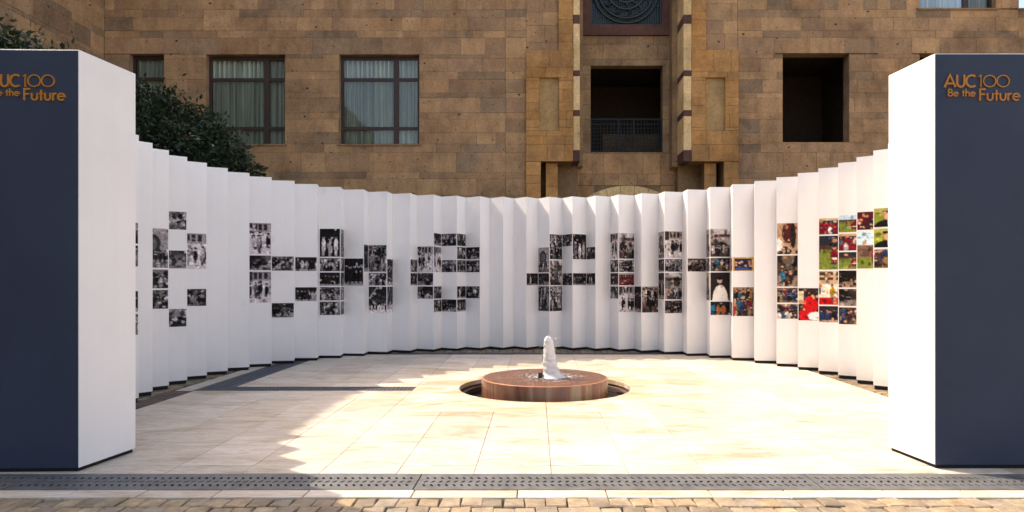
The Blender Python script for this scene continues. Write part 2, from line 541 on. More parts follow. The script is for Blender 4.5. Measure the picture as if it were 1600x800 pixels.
SLAB_TONES = [(0.66, 0.598, 0.514), (0.62, 0.563, 0.487), (0.69, 0.623, 0.546), (0.63, 0.558, 0.471), (0.67, 0.608, 0.524)]
def slabs():
    root = empty('plaza_paving', (0, 9.3, 0))
    tag(root, 'cream stone slab floor of the plaza inside the white folded wall', 'paving', kind='structure')
    def slab(x0, x1, y0, y1, name='slab'):
        mb = MB()
        mb.col = vary(SLAB_TONES, 0.86, 1.05)
        g = 0.0022
        mb.block((0, 0, 0), (1, 0, 0), (0, 1, 0), (0, 0, 1), x0 + g, x1 - g, y0 + g, y1 - g, -0.03, random.uniform(-0.0012, 0.0012), 0.002)
        mb.build(name, M['slab'], root)
    cx, cy = POOL[0], POOL[1]
    hx0, hx1, hy0, hy1 = cx - 1.8, cx + 1.8, cy - 1.8, cy + 1.8
    xs = [X0L] + [cx + 0.6 * k for k in range(-7, 8) if X0L + 0.15 < cx + 0.6 * k < X0R - 0.15] + [X0R]
    for i in range(len(xs) - 1):
        a, b_ = xs[i], xs[i + 1]
        inhole = a > hx0 - 0.01 and b_ < hx1 + 0.01
        slab(a, b_, YF, 5.43, 'border_slab')
        cuts = [5.43]
        y = 5.43 + random.uniform(0.5, 1.3)
        while y < YB - 0.35:
            cuts.append(y)
            y += random.choice([0.9, 1.1, 1.2, 1.35])
        cuts.append(YB)
        if inhole:
            cuts = sorted([c for c in cuts if c < hy0 - 0.25 or c > hy1 + 0.25] + [hy0, hy1])
        for j in range(len(cuts) - 1):
            y0, y1 = cuts[j], cuts[j + 1]
            if inhole and y0 > hy0 - 0.01 and y1 < hy1 + 0.01:
                continue
            # the drains along the left and from the left to the pool take their strips out of the field
            pieces = [(a, b_, y0, y1)]
            def cut(ps, X0, X1, Y0, Y1):
                out = []
                for (p, q, r, s_) in ps:
                    if q <= X0 or p >= X1 or s_ <= Y0 or r >= Y1:
                        out.append((p, q, r, s_)); continue
                    if r < Y0: out.append((p, q, r, Y0))
                    if s_ > Y1: out.append((p, q, Y1, s_))
                    rr, ss = max(r, Y0), min(s_, Y1)
                    if p < X0: out.append((p, X0, rr, ss))
                    if q > X1: out.append((X1, q, rr, ss))
                return out
            pieces = cut(pieces, -9, -4.22, 9.45, 20)
            pieces = cut(pieces, -9, cx - 1.8, 9.09, 9.45)
            for p in pieces:
                if p[1] - p[0] > 0.04 and p[3] - p[2] > 0.04:
                    slab(*p)
    # square stone surround with a round opening: eight pieces
    n = 12
    for q in range(8):
        mb = MB(); mb.col = vary(SLAB_TONES, 0.93, 1.03)
        t0, t1 = q * math.pi / 4 + 0.002, (q + 1) * math.pi / 4 - 0.002
        inn, out = [], []
        for k in range(n + 1):
            th = t0 + (t1 - t0) * k / n
            c, s_ = math.cos(th), math.sin(th)
            inn.append((cx + POOL[2] * c, cy + POOL[2] * s_))
            qq = 1.796 / max(abs(c), abs(s_))
            out.append((cx + qq * c, cy + qq * s_))
        for k in range(n):
            a, b_, c_, d = inn[k], out[k], out[k + 1], inn[k + 1]
            mb.face([(*a, 0), (*b_, 0), (*c_, 0), (*d, 0)])
            mb.face([(*a, 0), (*d, 0), (*d, -0.06), (*a, -0.06)])
            mb.face([(*b_, -0.03), (*c_, -0.03), (*c_, 0), (*b_, 0)])
        mb.build('surround_slab', M['slab'], root)
    # narrow light border between the front drain and the cobbles, and along the left edge
    x = -8.3
    while x < 8.5:
        l = random.uniform(0.5, 0.75)
        mb = MB(); mb.col = vary(SLAB_TONES, 0.9, 1.03)
        mb.block((0, 0, 0), (1, 0, 0), (0, 1, 0), (0, 0, 1), x + .004, x + l - .004, 4.634, 4.792, -0.03, random.uniform(-0.001, 0.002), 0.003)
        mb.build('border_slab', M['slab'], root)
        x += l
    y = 9.1
    while y < 13.8:
        l = random.uniform(0.7, 1.0)
        mb = MB(); mb.col = tuple(v * 0.85 for v in random.choice(SLAB_TONES))
        mb.block((0, 0, 0), (1, 0, 0), (0, 1, 0), (0, 0, 1), -4.9, -4.674, y + .004, y + l - .004, -0.03, 0, 0.003)
        mb.build('border_slab', M['slab'], root)
        y += l
    y = 5.25
    while y < 9.05:
        l = min(random.uniform(0.7, 1.0), 9.09 - y)
        mb = MB()
        mb.block((0, 0, 0), (1, 0, 0), (0, 1, 0), (0, 0, 1), -4.9, -4.634, y + .004, y + l - .004, -0.03, 0, 0.003)
        mb.build('edge_stone', M['brown_stone'], root)
        y += l
slabs()

def drain(name, label, x0, x1, y0, y1, along, joints, mat, rows=3, pitch=0.055):
    """stone drain covers with rows of oval holes over a dark channel"""
    root = empty(name, ((x0 + x1) / 2, (y0 + y1) / 2, 0))
    tag(root, label, 'drain')
    c = MB(); c.box(x0, x1, y0, y1, -0.029, -0.024); c.build('channel', M['channel'], root)
    lo, hi = (x0, x1) if along == 'x' else (y0, y1)
    wl, wh = (y0, y1) if along == 'x' else (x0, x1)
    cuts = [lo] + [j for j in joints if lo < j < hi] + [hi]
    P = (lambda a, b, z: (a, b, z)) if along == 'x' else (lambda a, b, z: (b, a, z))
    for a0, a1 in zip(cuts[:-1], cuts[1:]):
        a0 += 0.005; a1 -= 0.005
        mb = MB()
        mg = (wh - wl) * 0.17
        n = max(2, int((a1 - a0 - 0.06) / pitch))
        s0, s1 = a0 + 0.03, a1 - 0.03
        for (p, q, r, s_) in ((a0, a1, wl + .004, wl + mg), (a0, a1, wh - mg, wh - .004), (a0, s0, wl + mg, wh - mg), (s1, a1, wl + mg, wh - mg)):
            mb.face([P(p, r, 0), P(q, r, 0), P(q, s_, 0), P(p, s_, 0)])
        for (p, q, r, s_) in ((a0, a1, wl + .004, wl + .004), (a0, a1, wh - .004, wh - .004)):
            mb.face([P(p, r, 0), P(q, r, 0), P(q, r, -0.024), P(p, r, -0.024)])
        for p in (a0, a1):
            mb.face([P(p, wl + .004, 0), P(p, wh - .004, 0), P(p, wh - .004, -0.024), P(p, wl + .004, -0.024)])
        cw = (s1 - s0) / n; ch = (wh - wl - 2 * mg) / rows
        for i in range(n):
            for j in range(rows):
                ca, cb = s0 + (i + .5) * cw, wl + mg + (j + .5) * ch
                sk = 0.13 * cw * (1 if j % 2 else -1)
                ou = [(-1, -1), (0, -1), (1, -1), (1, 0), (1, 1), (0, 1), (-1, 1), (-1, 0)]
                O = [(ca + u * cw / 2, cb + v * ch / 2) for u, v in ou]
                H = []
                for u, v in ou:
                    ln = math.hypot(u, v)
                    H.append((ca + u / ln * cw * 0.22 + sk * v / ln * 1.4, cb + v / ln * ch * 0.30))
                for k in range(8):
                    k2 = (k + 1) % 8
                    mb.face([P(*O[k], 0), P(*O[k2], 0), P(*H[k2], 0), P(*H[k], 0)])
                    mb.face([P(*H[k], 0), P(*H[k2], 0), P(*H[k2], -0.02), P(*H[k], -0.02)])
        mb.build('cover', mat, root)
drain('drain_channel', 'long grey drain with slotted stone covers across the front of the plaza', -8.2, 8.2, 4.80, 5.195, 'x', [-6.77, -3.83, -0.885, 2.06, 5.0], M['drain'])
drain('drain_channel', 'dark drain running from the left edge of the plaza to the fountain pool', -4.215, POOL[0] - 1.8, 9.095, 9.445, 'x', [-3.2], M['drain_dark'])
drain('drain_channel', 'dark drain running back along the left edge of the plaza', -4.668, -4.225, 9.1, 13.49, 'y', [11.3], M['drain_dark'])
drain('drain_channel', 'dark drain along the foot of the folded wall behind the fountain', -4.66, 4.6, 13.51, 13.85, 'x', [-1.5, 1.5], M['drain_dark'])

# cobbles
COB_TONES = [(0.378, 0.31, 0.225), (0.342, 0.284, 0.211), (0.414, 0.342, 0.243), (0.306, 0.248, 0.184), (0.405, 0.315, 0.207), (0.36, 0.31, 0.248), (0.27, 0.225, 0.171)]
def cobble_geo(mb, cx, cy, lx, ly, h):
    j = lambda a: random.uniform(-a, a)
    base = [(-lx / 2, -ly / 2), (lx / 2, -ly / 2), (lx / 2, ly / 2), (-lx / 2, ly / 2)]
    b = [(cx + x + j(.006), cy + y + j(.009)) for x, y in base]
    c0 = (sum(p[0] for p in b) / 4, sum(p[1] for p in b) / 4)
    ins = lambda f: [(c0[0] + (p[0] - c0[0]) * f, c0[1] + (p[1] - c0[1]) * f) for p in b]
    r0 = [(*p, -0.03) for p in b]
    r1 = [(*p, h - 0.007 + j(.002)) for p in b]
    r2 = [(*p, h + j(.003)) for p in ins(0.91)]
    v = r0 + r1 + r2
    f = []
    for r in (0, 4):
        for k in range(4):
            f.append((r + k, r + (k + 1) % 4, r + 4 + (k + 1) % 4, r + 4 + k))
    v.append((c0[0] + j(.02), c0[1] + j(.02), h + random.uniform(0, .004)))
    for k in range(4): f.append((8 + k, 8 + (k + 1) % 4, 12))
    mb.quads(v, f)

def cobbles():
    root = empty('cobbled_paving', (0, 3.5, 0))
    tag(root, 'rough tan cobbles in front of the plaza', 'cobbles', kind='structure')
    protos = []
    for i in range(24):
        mb = MB(); mb.col = random.choice(COB_TONES)
        cobble_geo(mb, 0, 0, random.uniform(0.129, 0.140), random.uniform(0.158, 0.171), random.uniform(-0.006, 0.001))
        me = mb.mesh('cobble'); me.materials.append(M['cobble']); protos.append(me)
    rest = MB()
    y = 4.63 - 0.088
    count = 0
    row = 0
    while y > -3.0:
        x = -6.4 + random.uniform(0, 0.1)
        while x < 6.4:
            wdt = random.uniform(0.136, 0.15)
            vis = row < 4 and abs(x) < 4.6
            if vis and count < 300:
                o = bpy.data.objects.new('cobble', random.choice(protos))
                COL.objects.link(o); o.parent = root
                o.location = (x, y - 3.5 + random.uniform(-.004, .004), random.uniform(-.006, .003))
                o.rotation_euler = (R(random.uniform(-2, 2)), R(random.uniform(-2, 2)), R(random.uniform(-4, 4)) + (math.pi if random.random() < .5 else 0))
                count += 1
            else:
                rest.col = vary(COB_TONES, 0.85, 1.1)
                cobble_geo(rest, x, y, 0.128, 0.158, -0.004 + random.uniform(-.006, .003))
            x += wdt
        y -= 0.172
        row += 1
    # both sides of the plaza and the strip behind it
    def fill(xa, xb, ya, yb):
        y = ya + 0.08
        while y < yb:
            x = xa + random.uniform(0.05, 0.1)
            while x < xb:
                rest.col = vary(COB_TONES, 0.7, 0.95)
                cobble_geo(rest, x, y, 0.126, 0.15, -0.004 + random.uniform(-.006, .003))
                x += 0.142
            y += 0.165
    fill(-7.4, -4.93, 5.25, 15.0); fill(4.52, 7.4, 5.25, 15.0); fill(-4.9, 4.5, 13.86, 15.0)
    o = rest.build('cobble_field', M['cobble'], root); o['kind'] = 'stuff'
cobbles()

# =================================================================== the folded photo wall
CX, CY, RN, RF, DE, PN, PF, WH, ZB = -0.20685, 9.54244, 4.85303, 5.16887, 0.1020375, -1.838956, -1.789306, 3.2788, 0.05
def ringpt(k, far, dr=0.0):
    a = (PF if far else PN) + DE * k
    r = (RF if far else RN) + dr
    return Vector((CX + r * math.sin(a), CY + r * math.cos(a), 0))
K0, K1 = -5, 41
ROWZ = [2.49 - 0.279 * r for r in range(8)]

# --- photo painter: a little raster of vertex colours per print
def P_blank(h, w_, c): return np.ones((h, w_, 3)) * np.array(c)
def ell(img, cx, cy, rx, ry, c, a=1.0):
    h, w_, _ = img.shape
    yy, xx = np.mgrid[0:h, 0:w_]
    m = (((xx + .5) / w_ - cx) / rx) ** 2 + (((yy + .5) / h - cy) / ry) ** 2 < 1
    img[m] = img[m] * (1 - a) + np.array(c) * a
def rect(img, x0, x1, y0, y1, c, a=1.0):
    h, w_, _ = img.shape
    sl = img[int(y0 * h):max(int(y0 * h) + 1, int(y1 * h)), int(x0 * w_):max(int(x0 * w_) + 1, int(x1 * w_))]
    sl[:] = sl * (1 - a) + np.array(c) * a
def rnd(a, b): return RNG.uniform(a, b)
PALS = {
    'bw': dict(bg=[(.05, .05, .05), (.10, .10, .10), (.2, .2, .2)], skin=[(.5, .5, .5), (.62, .62, .62)], cloth=[(.03, .03, .03), (.07, .07, .07), (.6, .6, .6), (.25, .25, .25), (.42, .42, .42)], gnd=(.42, .42, .42), sky=(.66, .66, .66), green=(.16, .16, .16), red=(.2, .2, .2), wall=(.4, .4, .4)),
    'old': dict(bg=[(.05, .04, .05), (.10, .07, .07), (.16, .11, .1)], skin=[(.48, .38, .34), (.58, .47, .42)], cloth=[(.03, .03, .04), (.10, .06, .06), (.62, .58, .56), (.08, .09, .13), (.3, .2, .18)], gnd=(.4, .35, .33), sky=(.62, .58, .57), green=(.14, .15, .10), red=(.24, .06, .06), wall=(.43, .36, .34)),
    'col': dict(bg=[(.06, .05, .06), (.14, .08, .07), (.25, .2, .18)], skin=[(.55, .32, .22), (.66, .42, .3)], cloth=[(.03, .03, .05), (.12, .06, .08), (.70, .68, .66), (.05, .10, .24), (.05, .22, .32), (.45, .28, .10), (.42, .05, .07)], gnd=(.5, .4, .32), sky=(.55, .68, .76), green=(.27, .32, .09), red=(.30, .03, .06), wall=(.6, .46, .34)),
}
def person(img, x, top, hh, pal, cloth=None, wid=0.1):
    cl = pal['cloth']
    c = cloth or cl[RNG.choice(len(cl), p=np.array([3, 2.2] + [1] * (len(cl) - 2)) / (5.2 + len(cl) - 2))]
    c = np.array(c) * rnd(.7, 1.15)
    hr = hh * rnd(.075, .1)
    asp = img.shape[0] / img.shape[1]
    ell(img, x, top + 2 * hr + hh * .32, wid * .62, hh * .34, c)
    rect(img, max(0, x - wid * .4), min(1, x + wid * .4), min(.99, top + hh * .5), min(1, top + hh), c * .8, .8)
    ell(img, x + wid * rnd(-.4, .4), top + hh * rnd(.3, .5), wid * .2, hh * .1, c * rnd(.4, 2.2))
    ell(img, x, top + hr, hr * asp * .9, hr * 1.1, np.array(pal['skin'][RNG.integers(2)]) * rnd(.6, 1.1))
    ell(img, x + rnd(-.01, .01), top + hr * .35, hr * asp * .95, hr * .7, (.03, .025, .025))
def mess(img, n, s, lo, hi, y0=0, y1=1, tint=(1, 1, 1)):
    for i in range(n):
        v = lo + (hi - lo) * RNG.uniform() ** 2.2
        ell(img, rnd(0, 1), rnd(y0, y1), rnd(.3, 1) * s, rnd(.3, 1) * s, np.array(tint) * v, rnd(.4, .95))
def paint(kind, palname, h, w_):
    pal = PALS[palname]
    img = P_blank(h, w_, pal['bg'][RNG.integers(3)])
    if kind == 'crowd':
        tint = pal['wall'] / np.max(pal['wall'])
        mess(img, 14, .3, .03, .5, tint=tint)
        if rnd(0, 1) < .4: img[:int(h * rnd(.12, .25))] = np.array(pal['wall']) * rnd(.5, 1)
        nr = RNG.integers(2, 4)
        for r in range(nr):
            for x in np.arange(rnd(-.05, .1), 1.05, rnd(.11, .19)):
                person(img, x + rnd(-.05, .05), .05 + r * .62 / nr + rnd(-.07, .07), rnd(.38, .62), pal, wid=rnd(.1, .19))
        mess(img, 16, .09, .02, .6, .2, 1, tint)
    elif kind == 'row':
        img[:] = pal['bg'][0]
        img[int(h * .85):] = pal['gnd']
        for x in np.arange(.12, 1, rnd(.15, .24)):
            person(img, x + rnd(-.02, .02), .22 + rnd(-.04, .04), .7, pal, wid=rnd(.1, .15))
    elif kind == 'trio':
        img[:] = (.035, .033, .035) if palname != 'bw' else (.03, .03, .03)
        for i, x in enumerate((.2, .52, .8)):
            person(img, x, .25 + .05 * (i % 2), .72, pal, cloth=(.75, .73, .72) if i != 0 or palname == 'bw' else (.3, .3, .4), wid=.17)
    elif kind == 'portrait':
        img[:] = (.06, .045, .05)
        ell(img, .5, .95, .38, .5, (.80, .77, .72)); ell(img, .47, .28, .13, .11, pal['skin'][1]); ell(img, .47, .21, .14, .06, (.03, .02, .02)); ell(img, .58, .5, .07, .05, pal['skin'][1])
    elif kind == 'arch':
        img[:] = pal['wall']
        ell(img, .45, .38, .3, .24, (.08, .08, .08)); rect(img, .15, .75, .38, .6, (.09, .09, .09)); ell(img, .45, .4, .2, .16, (.2, .2, .2))
        rect(img, 0, 1, .62, .8, (.1, .1, .1)); rect(img, 0, 1, .86, 1, (.22, .22, .22))
        for x in np.arange(.05, 1, .14): person(img, x, .56, .3, pal, wid=.09)
    elif kind == 'street':
        img[:] = pal['sky']
        rect(img, 0, 1, 0, .3, pal['wall']); rect(img, 0, .25, .0, .35, pal['bg'][1])
        for x in (.3, .5, .72): rect(img, x, x + .14, .05, .25, (.07, .06, .07))
        for i in range(7): person(img, rnd(.1, .95), rnd(.3, .5), rnd(.3, .5), pal, wid=.13)
    elif kind == 'build':
        img[:] = pal['wall']
        rect(img, 0, 1, .0, rnd(.1, .25), pal['sky']); rect(img, rnd(0, .4), 1, .2, .3, (.15, .1, .09)); ell(img, rnd(.25, .8), rnd(.5, .66), rnd(.2, .34), rnd(.12, .22), (.05, .05, .06)); rect(img, rnd(0, .3), 1, rnd(.74, .85), 1, (.12, .1, .1)); mess(img, 16, .2, .02, .6)
        for i in range(7): person(img, rnd(.1, .95), rnd(.55, .7), .35, pal, wid=.12)
    elif kind == 'field':
        img[:] = pal['green']; rect(img, 0, 1, 0, .42, (.06, .06, .08) if rnd(0, 1) < .5 else pal['sky'])
        rect(img, 0, 1, .3, .45, pal['bg'][1]); rect(img, 0, 1, .42, .5, tuple(v * .75 for v in pal['green']))
        person(img, .58, .3, .55, pal, cloth=pal['red'], wid=.24); rect(img, .5, .68, .66, .72, (.8, .78, .75))
    elif kind == 'skyfield':
        img[:] = (.62, .76, .82); rect(img, 0, 1, .38, .75, (.3, .2, .15)); rect(img, 0, 1, .72, 1, pal['green'])
        person(img, .62, .38, .5, pal, cloth=pal['red'], wid=.2); person(img, .85, .4, .45, pal, cloth=pal['red'], wid=.15); rect(img, .1, .45, .48, .68, (.2, .13, .1))
    elif kind == 'redteam':
        img[:] = (.05, .05, .06); rect(img, 0, 1, 0, .18, pal['wall'])
        for r in range(2):
            for x in np.arange(.1, 1, .17): person(img, x, .18 + r * .3, .6, pal, cloth=pal['red'] if rnd(0, 1) < .8 else (.75, .72, .7), wid=.15)
    elif kind == 'redhall':
        img[:] = (.16, .03, .035)
        for i in range(16): ell(img, rnd(0, 1), rnd(.4, .95), .06, .07, pal['skin'][RNG.integers(2)]); 
        for i in range(14): ell(img, rnd(0, 1), rnd(.45, 1), .08, .07, (.05, .05, .08))
    elif kind == 'redcarpet':
        img[:] = (.75, .70, .62); rect(img, 0, 1, 0, .4, (.62, .48, .34))
        for y in (.05, .2):
            for x in (.05, .35, .66): rect(img, x, x + .2, y, y + .09, (.12, .08, .07))
        rect(img, 0, 1, .8, 1, (.55, .02, .04)); person(img, .5, .4, .4, pal, cloth=(.66, .42, .06), wid=.16); person(img, .78, .46, .36, pal, cloth=(.66, .28, .06), wid=.15)
        rect(img, 0, .1, .4, .7, (.1, .08, .08))
    elif kind == 'reddress':
        img[:] = (.07, .05, .05); rect(img, 0, .22, .1, .5, (.7, .6, .45)); rect(img, .82, 1, .3, 1, (.45, .05, .06))
        ell(img, .52, .5, .3, .25, (.62, .03, .04)); ell(img, .3, .82, .28, .2, (.6, .03, .05)); ell(img, .7, .86, .32, .13, (.8, .78, .8)); ell(img, .66, .24, .14, .09, pal['skin'][1]); ell(img, .68, .17, .15, .06, (.1, .04, .03)); ell(img, .12, .42, .12, .05, pal['skin'][0])
    elif kind == 'grad':
        img[:] = (.30, .33, .08) if rnd(0, 1) < .6 else (.5, .3, .1); rect(img, 0, 1, 0, .25, (.55, .5, .2), .6)
        ell(img, .5, 1.0, .5, .4, (.02, .02, .03)); ell(img, .55, .45, .2, .22, pal['skin'][1]); rect(img, .3, .8, .18, .3, (.02, .02, .03)); rect(img, .48, .62, .66, .9, (.8, .8, .8))
    elif kind == 'couple':
        img[:] = (.06, .05, .06); rect(img, 0, .25, .3, .9, (.03, .25, .38))
        for x in (.42, .66): person(img, x, .2, .8, pal, cloth=(.5, .24, .12), wid=.2)
    elif kind == 'framed':
        img[:] = (.62, .42, .2); rect(img, .1, .9, .12, .95, (.05, .06, .12))
        for i in range(8): ell(img, rnd(.15, .85), rnd(.3, .8), .07, .08, pal['skin'][RNG.integers(2)])
        rect(img, .15, .85, .75, .92, (.05, .16, .4))
    elif kind == 'fan':
        img[:] = (.55, .4, .28); ell(img, .5, .3, .28, .35, (.16, .05, .04)); ell(img, .68, .4, .12, .4, (.06, .04, .04)); ell(img, .05, .7, .2, .2, (.8, .78, .75))
        for i in range(6): ell(img, rnd(.1, .9), rnd(.75, 1), .12, .06, (.06, .05, .06))
    elif kind == 'fade':
        img[:] = (.05, .05, .055)
        for i in range(10): ell(img, rnd(0, 1), rnd(.1, .6), .1, .06, (.12, .12, .12))
        rect(img, 0, 1, .72, 1, (.72, .71, .7)); 
        for x in np.arange(.1, 1, .17): person(img, x, .62 + rnd(-.03, .03), .25, pal, wid=.08)
        for i in range(12):
            q = i / 11; rect(img, .05 + q * .4, .1 + q * .4, .42 - q * .4, .47 - q * .4, (.55, .55, .55))
    elif kind == 'tower':
        tint = pal['wall'] / np.max(pal['wall'])
        img[:] = (.05, .05, .06); mess(img, 12, .35, .02, .3, 0, .6, tint); rect(img, 0, 1, rnd(.6, .75), 1, pal['gnd'], .8)
        for i in range(RNG.integers(3, 6)): person(img, rnd(.05, .95), rnd(.3, .5), rnd(.4, .6), pal, wid=rnd(.14, .26))
        mess(img, 14, .1, .02, .55, .3, 1, tint)
    # small lights and darks everywhere, so that no area of a print is one flat tone
    yy, xx = np.mgrid[0:h, 0:w_]
    for i in range(int(24 * h / 25)):
        x_, y_, rx_, ry_ = rnd(0, w_), rnd(0, h), rnd(.7, 3.2), rnd(.7, 3.0)
        m_ = ((xx - x_) / rx_) ** 2 + ((yy - y_) / ry_) ** 2 < 1
        if kind == 'portrait': img[m_] *= rnd(.85, 1.1)
        else:
            img[m_] = img[m_] * (rnd(.4, .85) if rnd(0, 1) < .6 else rnd(1.1, 1.6))
            if rnd(0, 1) < .16: img[m_] = np.array(pal['skin'][RNG.integers(2)]) * rnd(.7, 1.1)
            elif rnd(0, 1) < .12: img[m_] = np.array(pal['cloth'][RNG.integers(len(pal['cloth']))])
    if kind not in ('portrait',):
        img *= (1 + RNG.normal(0, .2 if palname == 'bw' else .1, (h, w_, 1)))
        img += RNG.normal(0, .018, (h, w_, 1))
    if palname == 'bw': img *= np.array([1.0, .93, .95])
    # a soft pass so that edges are not pixel-hard
    k = img.copy()
    k[1:] += img[:-1] * .18; k[:-1] += img[1:] * .18; k[:, 1:] += img[:, :-1] * .18; k[:, :-1] += img[:, 1:] * .18
    k[1:-1, 1:-1] /= 1.72; k[0] = img[0]; k[-1] = img[-1]; k[:, 0] = img[:, 0]; k[:, -1] = img[:, -1]
    k = np.clip(k, .004, .95)
    return np.clip(k ** 1.45 * 1.18, .004, .9)

# (side, fold, first row, rows, subject, palette); side 'R' runs far->near rightwards, 'L' near->far
PH = [('R', -1, 1, 1, 'crowd', 'bw'), ('R', -1, 2, 1, 'tower', 'bw'), ('R', -1, 4, 1, 'row', 'bw'), ('R', -1, 5, 1, 'crowd', 'bw'),
      ('R', 1, 1, 2, 'arch', 'bw'), ('R', 1, 3, 1, 'crowd', 'bw'), ('R', 1, 4, 1, 'crowd', 'bw'),
      ('R', 2, 0, 1, 'crowd', 'bw'), ('R', 2, 2, 1, 'tower', 'bw'), ('R', 2, 5, 1, 'crowd', 'bw'),
      ('R', 3, 1, 2, 'street', 'bw'), ('R', 3, 4, 1, 'crowd', 'bw'),
      ('R', 6, 0, 2, 'street', 'bw'), ('R', 6, 2, 1, 'tower', 'bw'), ('R', 6, 3, 2, 'street', 'bw'),
      ('R', 7, 2, 1, 'crowd', 'bw'), ('R', 7, 5, 1, 'tower', 'bw'),
      ('R', 8, 2, 1, 'row', 'bw'), ('R', 8, 4, 1, 'row', 'bw'),
      ('R', 9, 0, 2, 'trio', 'bw'), ('R', 9, 2, 1, 'crowd', 'bw'), ('R', 9, 3, 1, 'row', 'bw'), ('R', 9, 4, 1, 'crowd', 'bw'), ('R', 9, 5, 1, 'crowd', 'bw'),
      ('L', 10, 0, 2, 'arch', 'bw'), ('L', 10, 2, 1, 'crowd', 'bw'), ('L', 10, 3, 1, 'tower', 'bw'), ('L', 10, 4, 1, 'crowd', 'bw'), ('L', 10, 5, 1, 'crowd', 'bw'),
      ('R', 10, 2, 2, 'row', 'bw'), ('L', 11, 1, 2, 'row', 'bw'),
      ('R', 11, 1, 2, 'crowd', 'bw'), ('R', 11, 3, 1, 'crowd', 'bw'), ('R', 11, 4, 2, 'fade', 'bw'),
      ('L', 12, 2, 2, 'row', 'bw'), ('L', 12, 4, 2, 'fade', 'bw'),
      ('L', 13, 2, 1, 'crowd', 'bw'), ('L', 13, 3, 1, 'row', 'bw'),
      ('R', 13, 1, 2, 'street', 'bw'), ('R', 13, 3, 1, 'tower', 'bw'), ('R', 13, 4, 1, 'tower', 'bw'),
      ('L', 14, 0, 1, 'tower', 'bw'), ('L', 14, 1, 2, 'street', 'bw'), ('L', 14, 4, 1, 'crowd', 'bw'), ('L', 14, 5, 1, 'crowd', 'bw'),
      ('R', 14, 0, 1, 'crowd', 'bw'), ('R', 14, 2, 1, 'crowd', 'bw'), ('R', 14, 5, 1, 'tower', 'bw'),
      ('L', 15, 0, 1, 'crowd', 'bw'), ('L', 15, 1, 1, 'crowd', 'bw'), ('L', 15, 2, 1, 'crowd', 'bw'), ('L', 15, 4, 1, 'row', 'bw'), ('L', 15, 5, 1, 'row', 'bw'),
      ('R', 15, 1, 1, 'tower', 'bw'), ('R', 15, 2, 1, 'crowd', 'bw'), ('R', 15, 4, 1, 'crowd', 'bw'),
      ('L', 18, 3, 1, 'row', 'old'),
      ('R', 18, 1, 2, 'arch', 'bw'), ('R', 18, 3, 1, 'tower', 'old'), ('R', 18, 4, 2, 'crowd', 'bw'),
      ('L', 19, 0, 2, 'crowd', 'bw'), ('L', 19, 2, 2, 'build', 'old'), ('L', 19, 4, 2, 'crowd', 'bw'),
      ('R', 19, 0, 1, 'tower', 'bw'), ('R', 19, 3, 1, 'crowd', 'bw'),
      ('L', 20, 0, 2, 'trio', 'old'), ('L', 20, 3, 1, 'row', 'bw'),
      ('R', 20, 1, 1, 'crowd', 'old'), ('R', 20, 3, 1, 'row', 'bw'),
      ('R', 21, 0, 2, 'street', 'old'), ('R', 21, 2, 1, 'crowd', 'bw'), ('R', 21, 3, 1, 'row', 'old'), ('R', 21, 4, 1, 'tower', 'bw'),
      ('L', 22, 0, 2, 'build', 'old'), ('L', 22, 2, 1, 'crowd', 'bw'), ('L', 22, 3, 1, 'redteam', 'old'), ('L', 22, 4, 2, 'street', 'bw'),
      ('R', 22, 4, 2, 'row', 'old'), ('L', 23, 4, 2, 'crowd', 'old'),
      ('R', 23, 0, 2, 'arch', 'old'), ('R', 23, 2, 1, 'row', 'old'), ('R', 23, 3, 2, 'row', 'old'),
      ('L', 24, 0, 2, 'street', 'old'), ('L', 24, 2, 1, 'crowd', 'bw'), ('L', 24, 3, 2, 'build', 'old'), ('L', 24, 5, 1, 'crowd', 'old'),
      ('L', 25, 2, 1, 'crowd', 'old'),
      ('R', 25, 0, 2, 'arch', 'old'), ('R', 25, 2, 1, 'crowd', 'old'), ('R', 25, 3, 2, 'arch', 'old'),
      ('L', 26, 0, 2, 'build', 'old'), ('L', 26, 2, 1, 'crowd', 'col'), ('L', 26, 3, 2, 'portrait', 'old'), ('L', 26, 5, 1, 'couple', 'col'),
      ('R', 26, 2, 1, 'framed', 'col'), ('R', 26, 5, 1, 'crowd', 'col'),
      ('L', 27, 2, 1, 'framed', 'col'), ('L', 27, 4, 2, 'crowd', 'col'),
      ('L', 29, 0, 2, 'fan', 'col'), ('L', 29, 2, 2, 'tower', 'col'), ('L', 29, 4, 1, 'crowd', 'col'), ('L', 29, 5, 1, 'crowd', 'col'),
      ('L', 30, 4, 2, 'reddress', 'col'),
      ('L', 31, 0, 1, 'redteam', 'col'), ('L', 31, 1, 2, 'field', 'col'), ('L', 31, 3, 2, 'redcarpet', 'col'), ('L', 31, 5, 1, 'row', 'col'),
      ('L', 32, 0, 1, 'field', 'col'), ('L', 32, 1, 1, 'redteam', 'col'), ('L', 32, 2, 1, 'field', 'col'), ('L', 32, 3, 1, 'tower', 'col'), ('L', 32, 4, 1, 'tower', 'old'), ('L', 32, 5, 1, 'crowd', 'col'),
      ('L', 33, 0, 1, 'redhall', 'col'), ('L', 33, 1, 2, 'skyfield', 'col'),
      ('L', 34, 0, 1, 'grad', 'col'), ('L', 34, 1, 1, 'grad', 'col'), ('L', 34, 2, 1, 'crowd', 'col')]

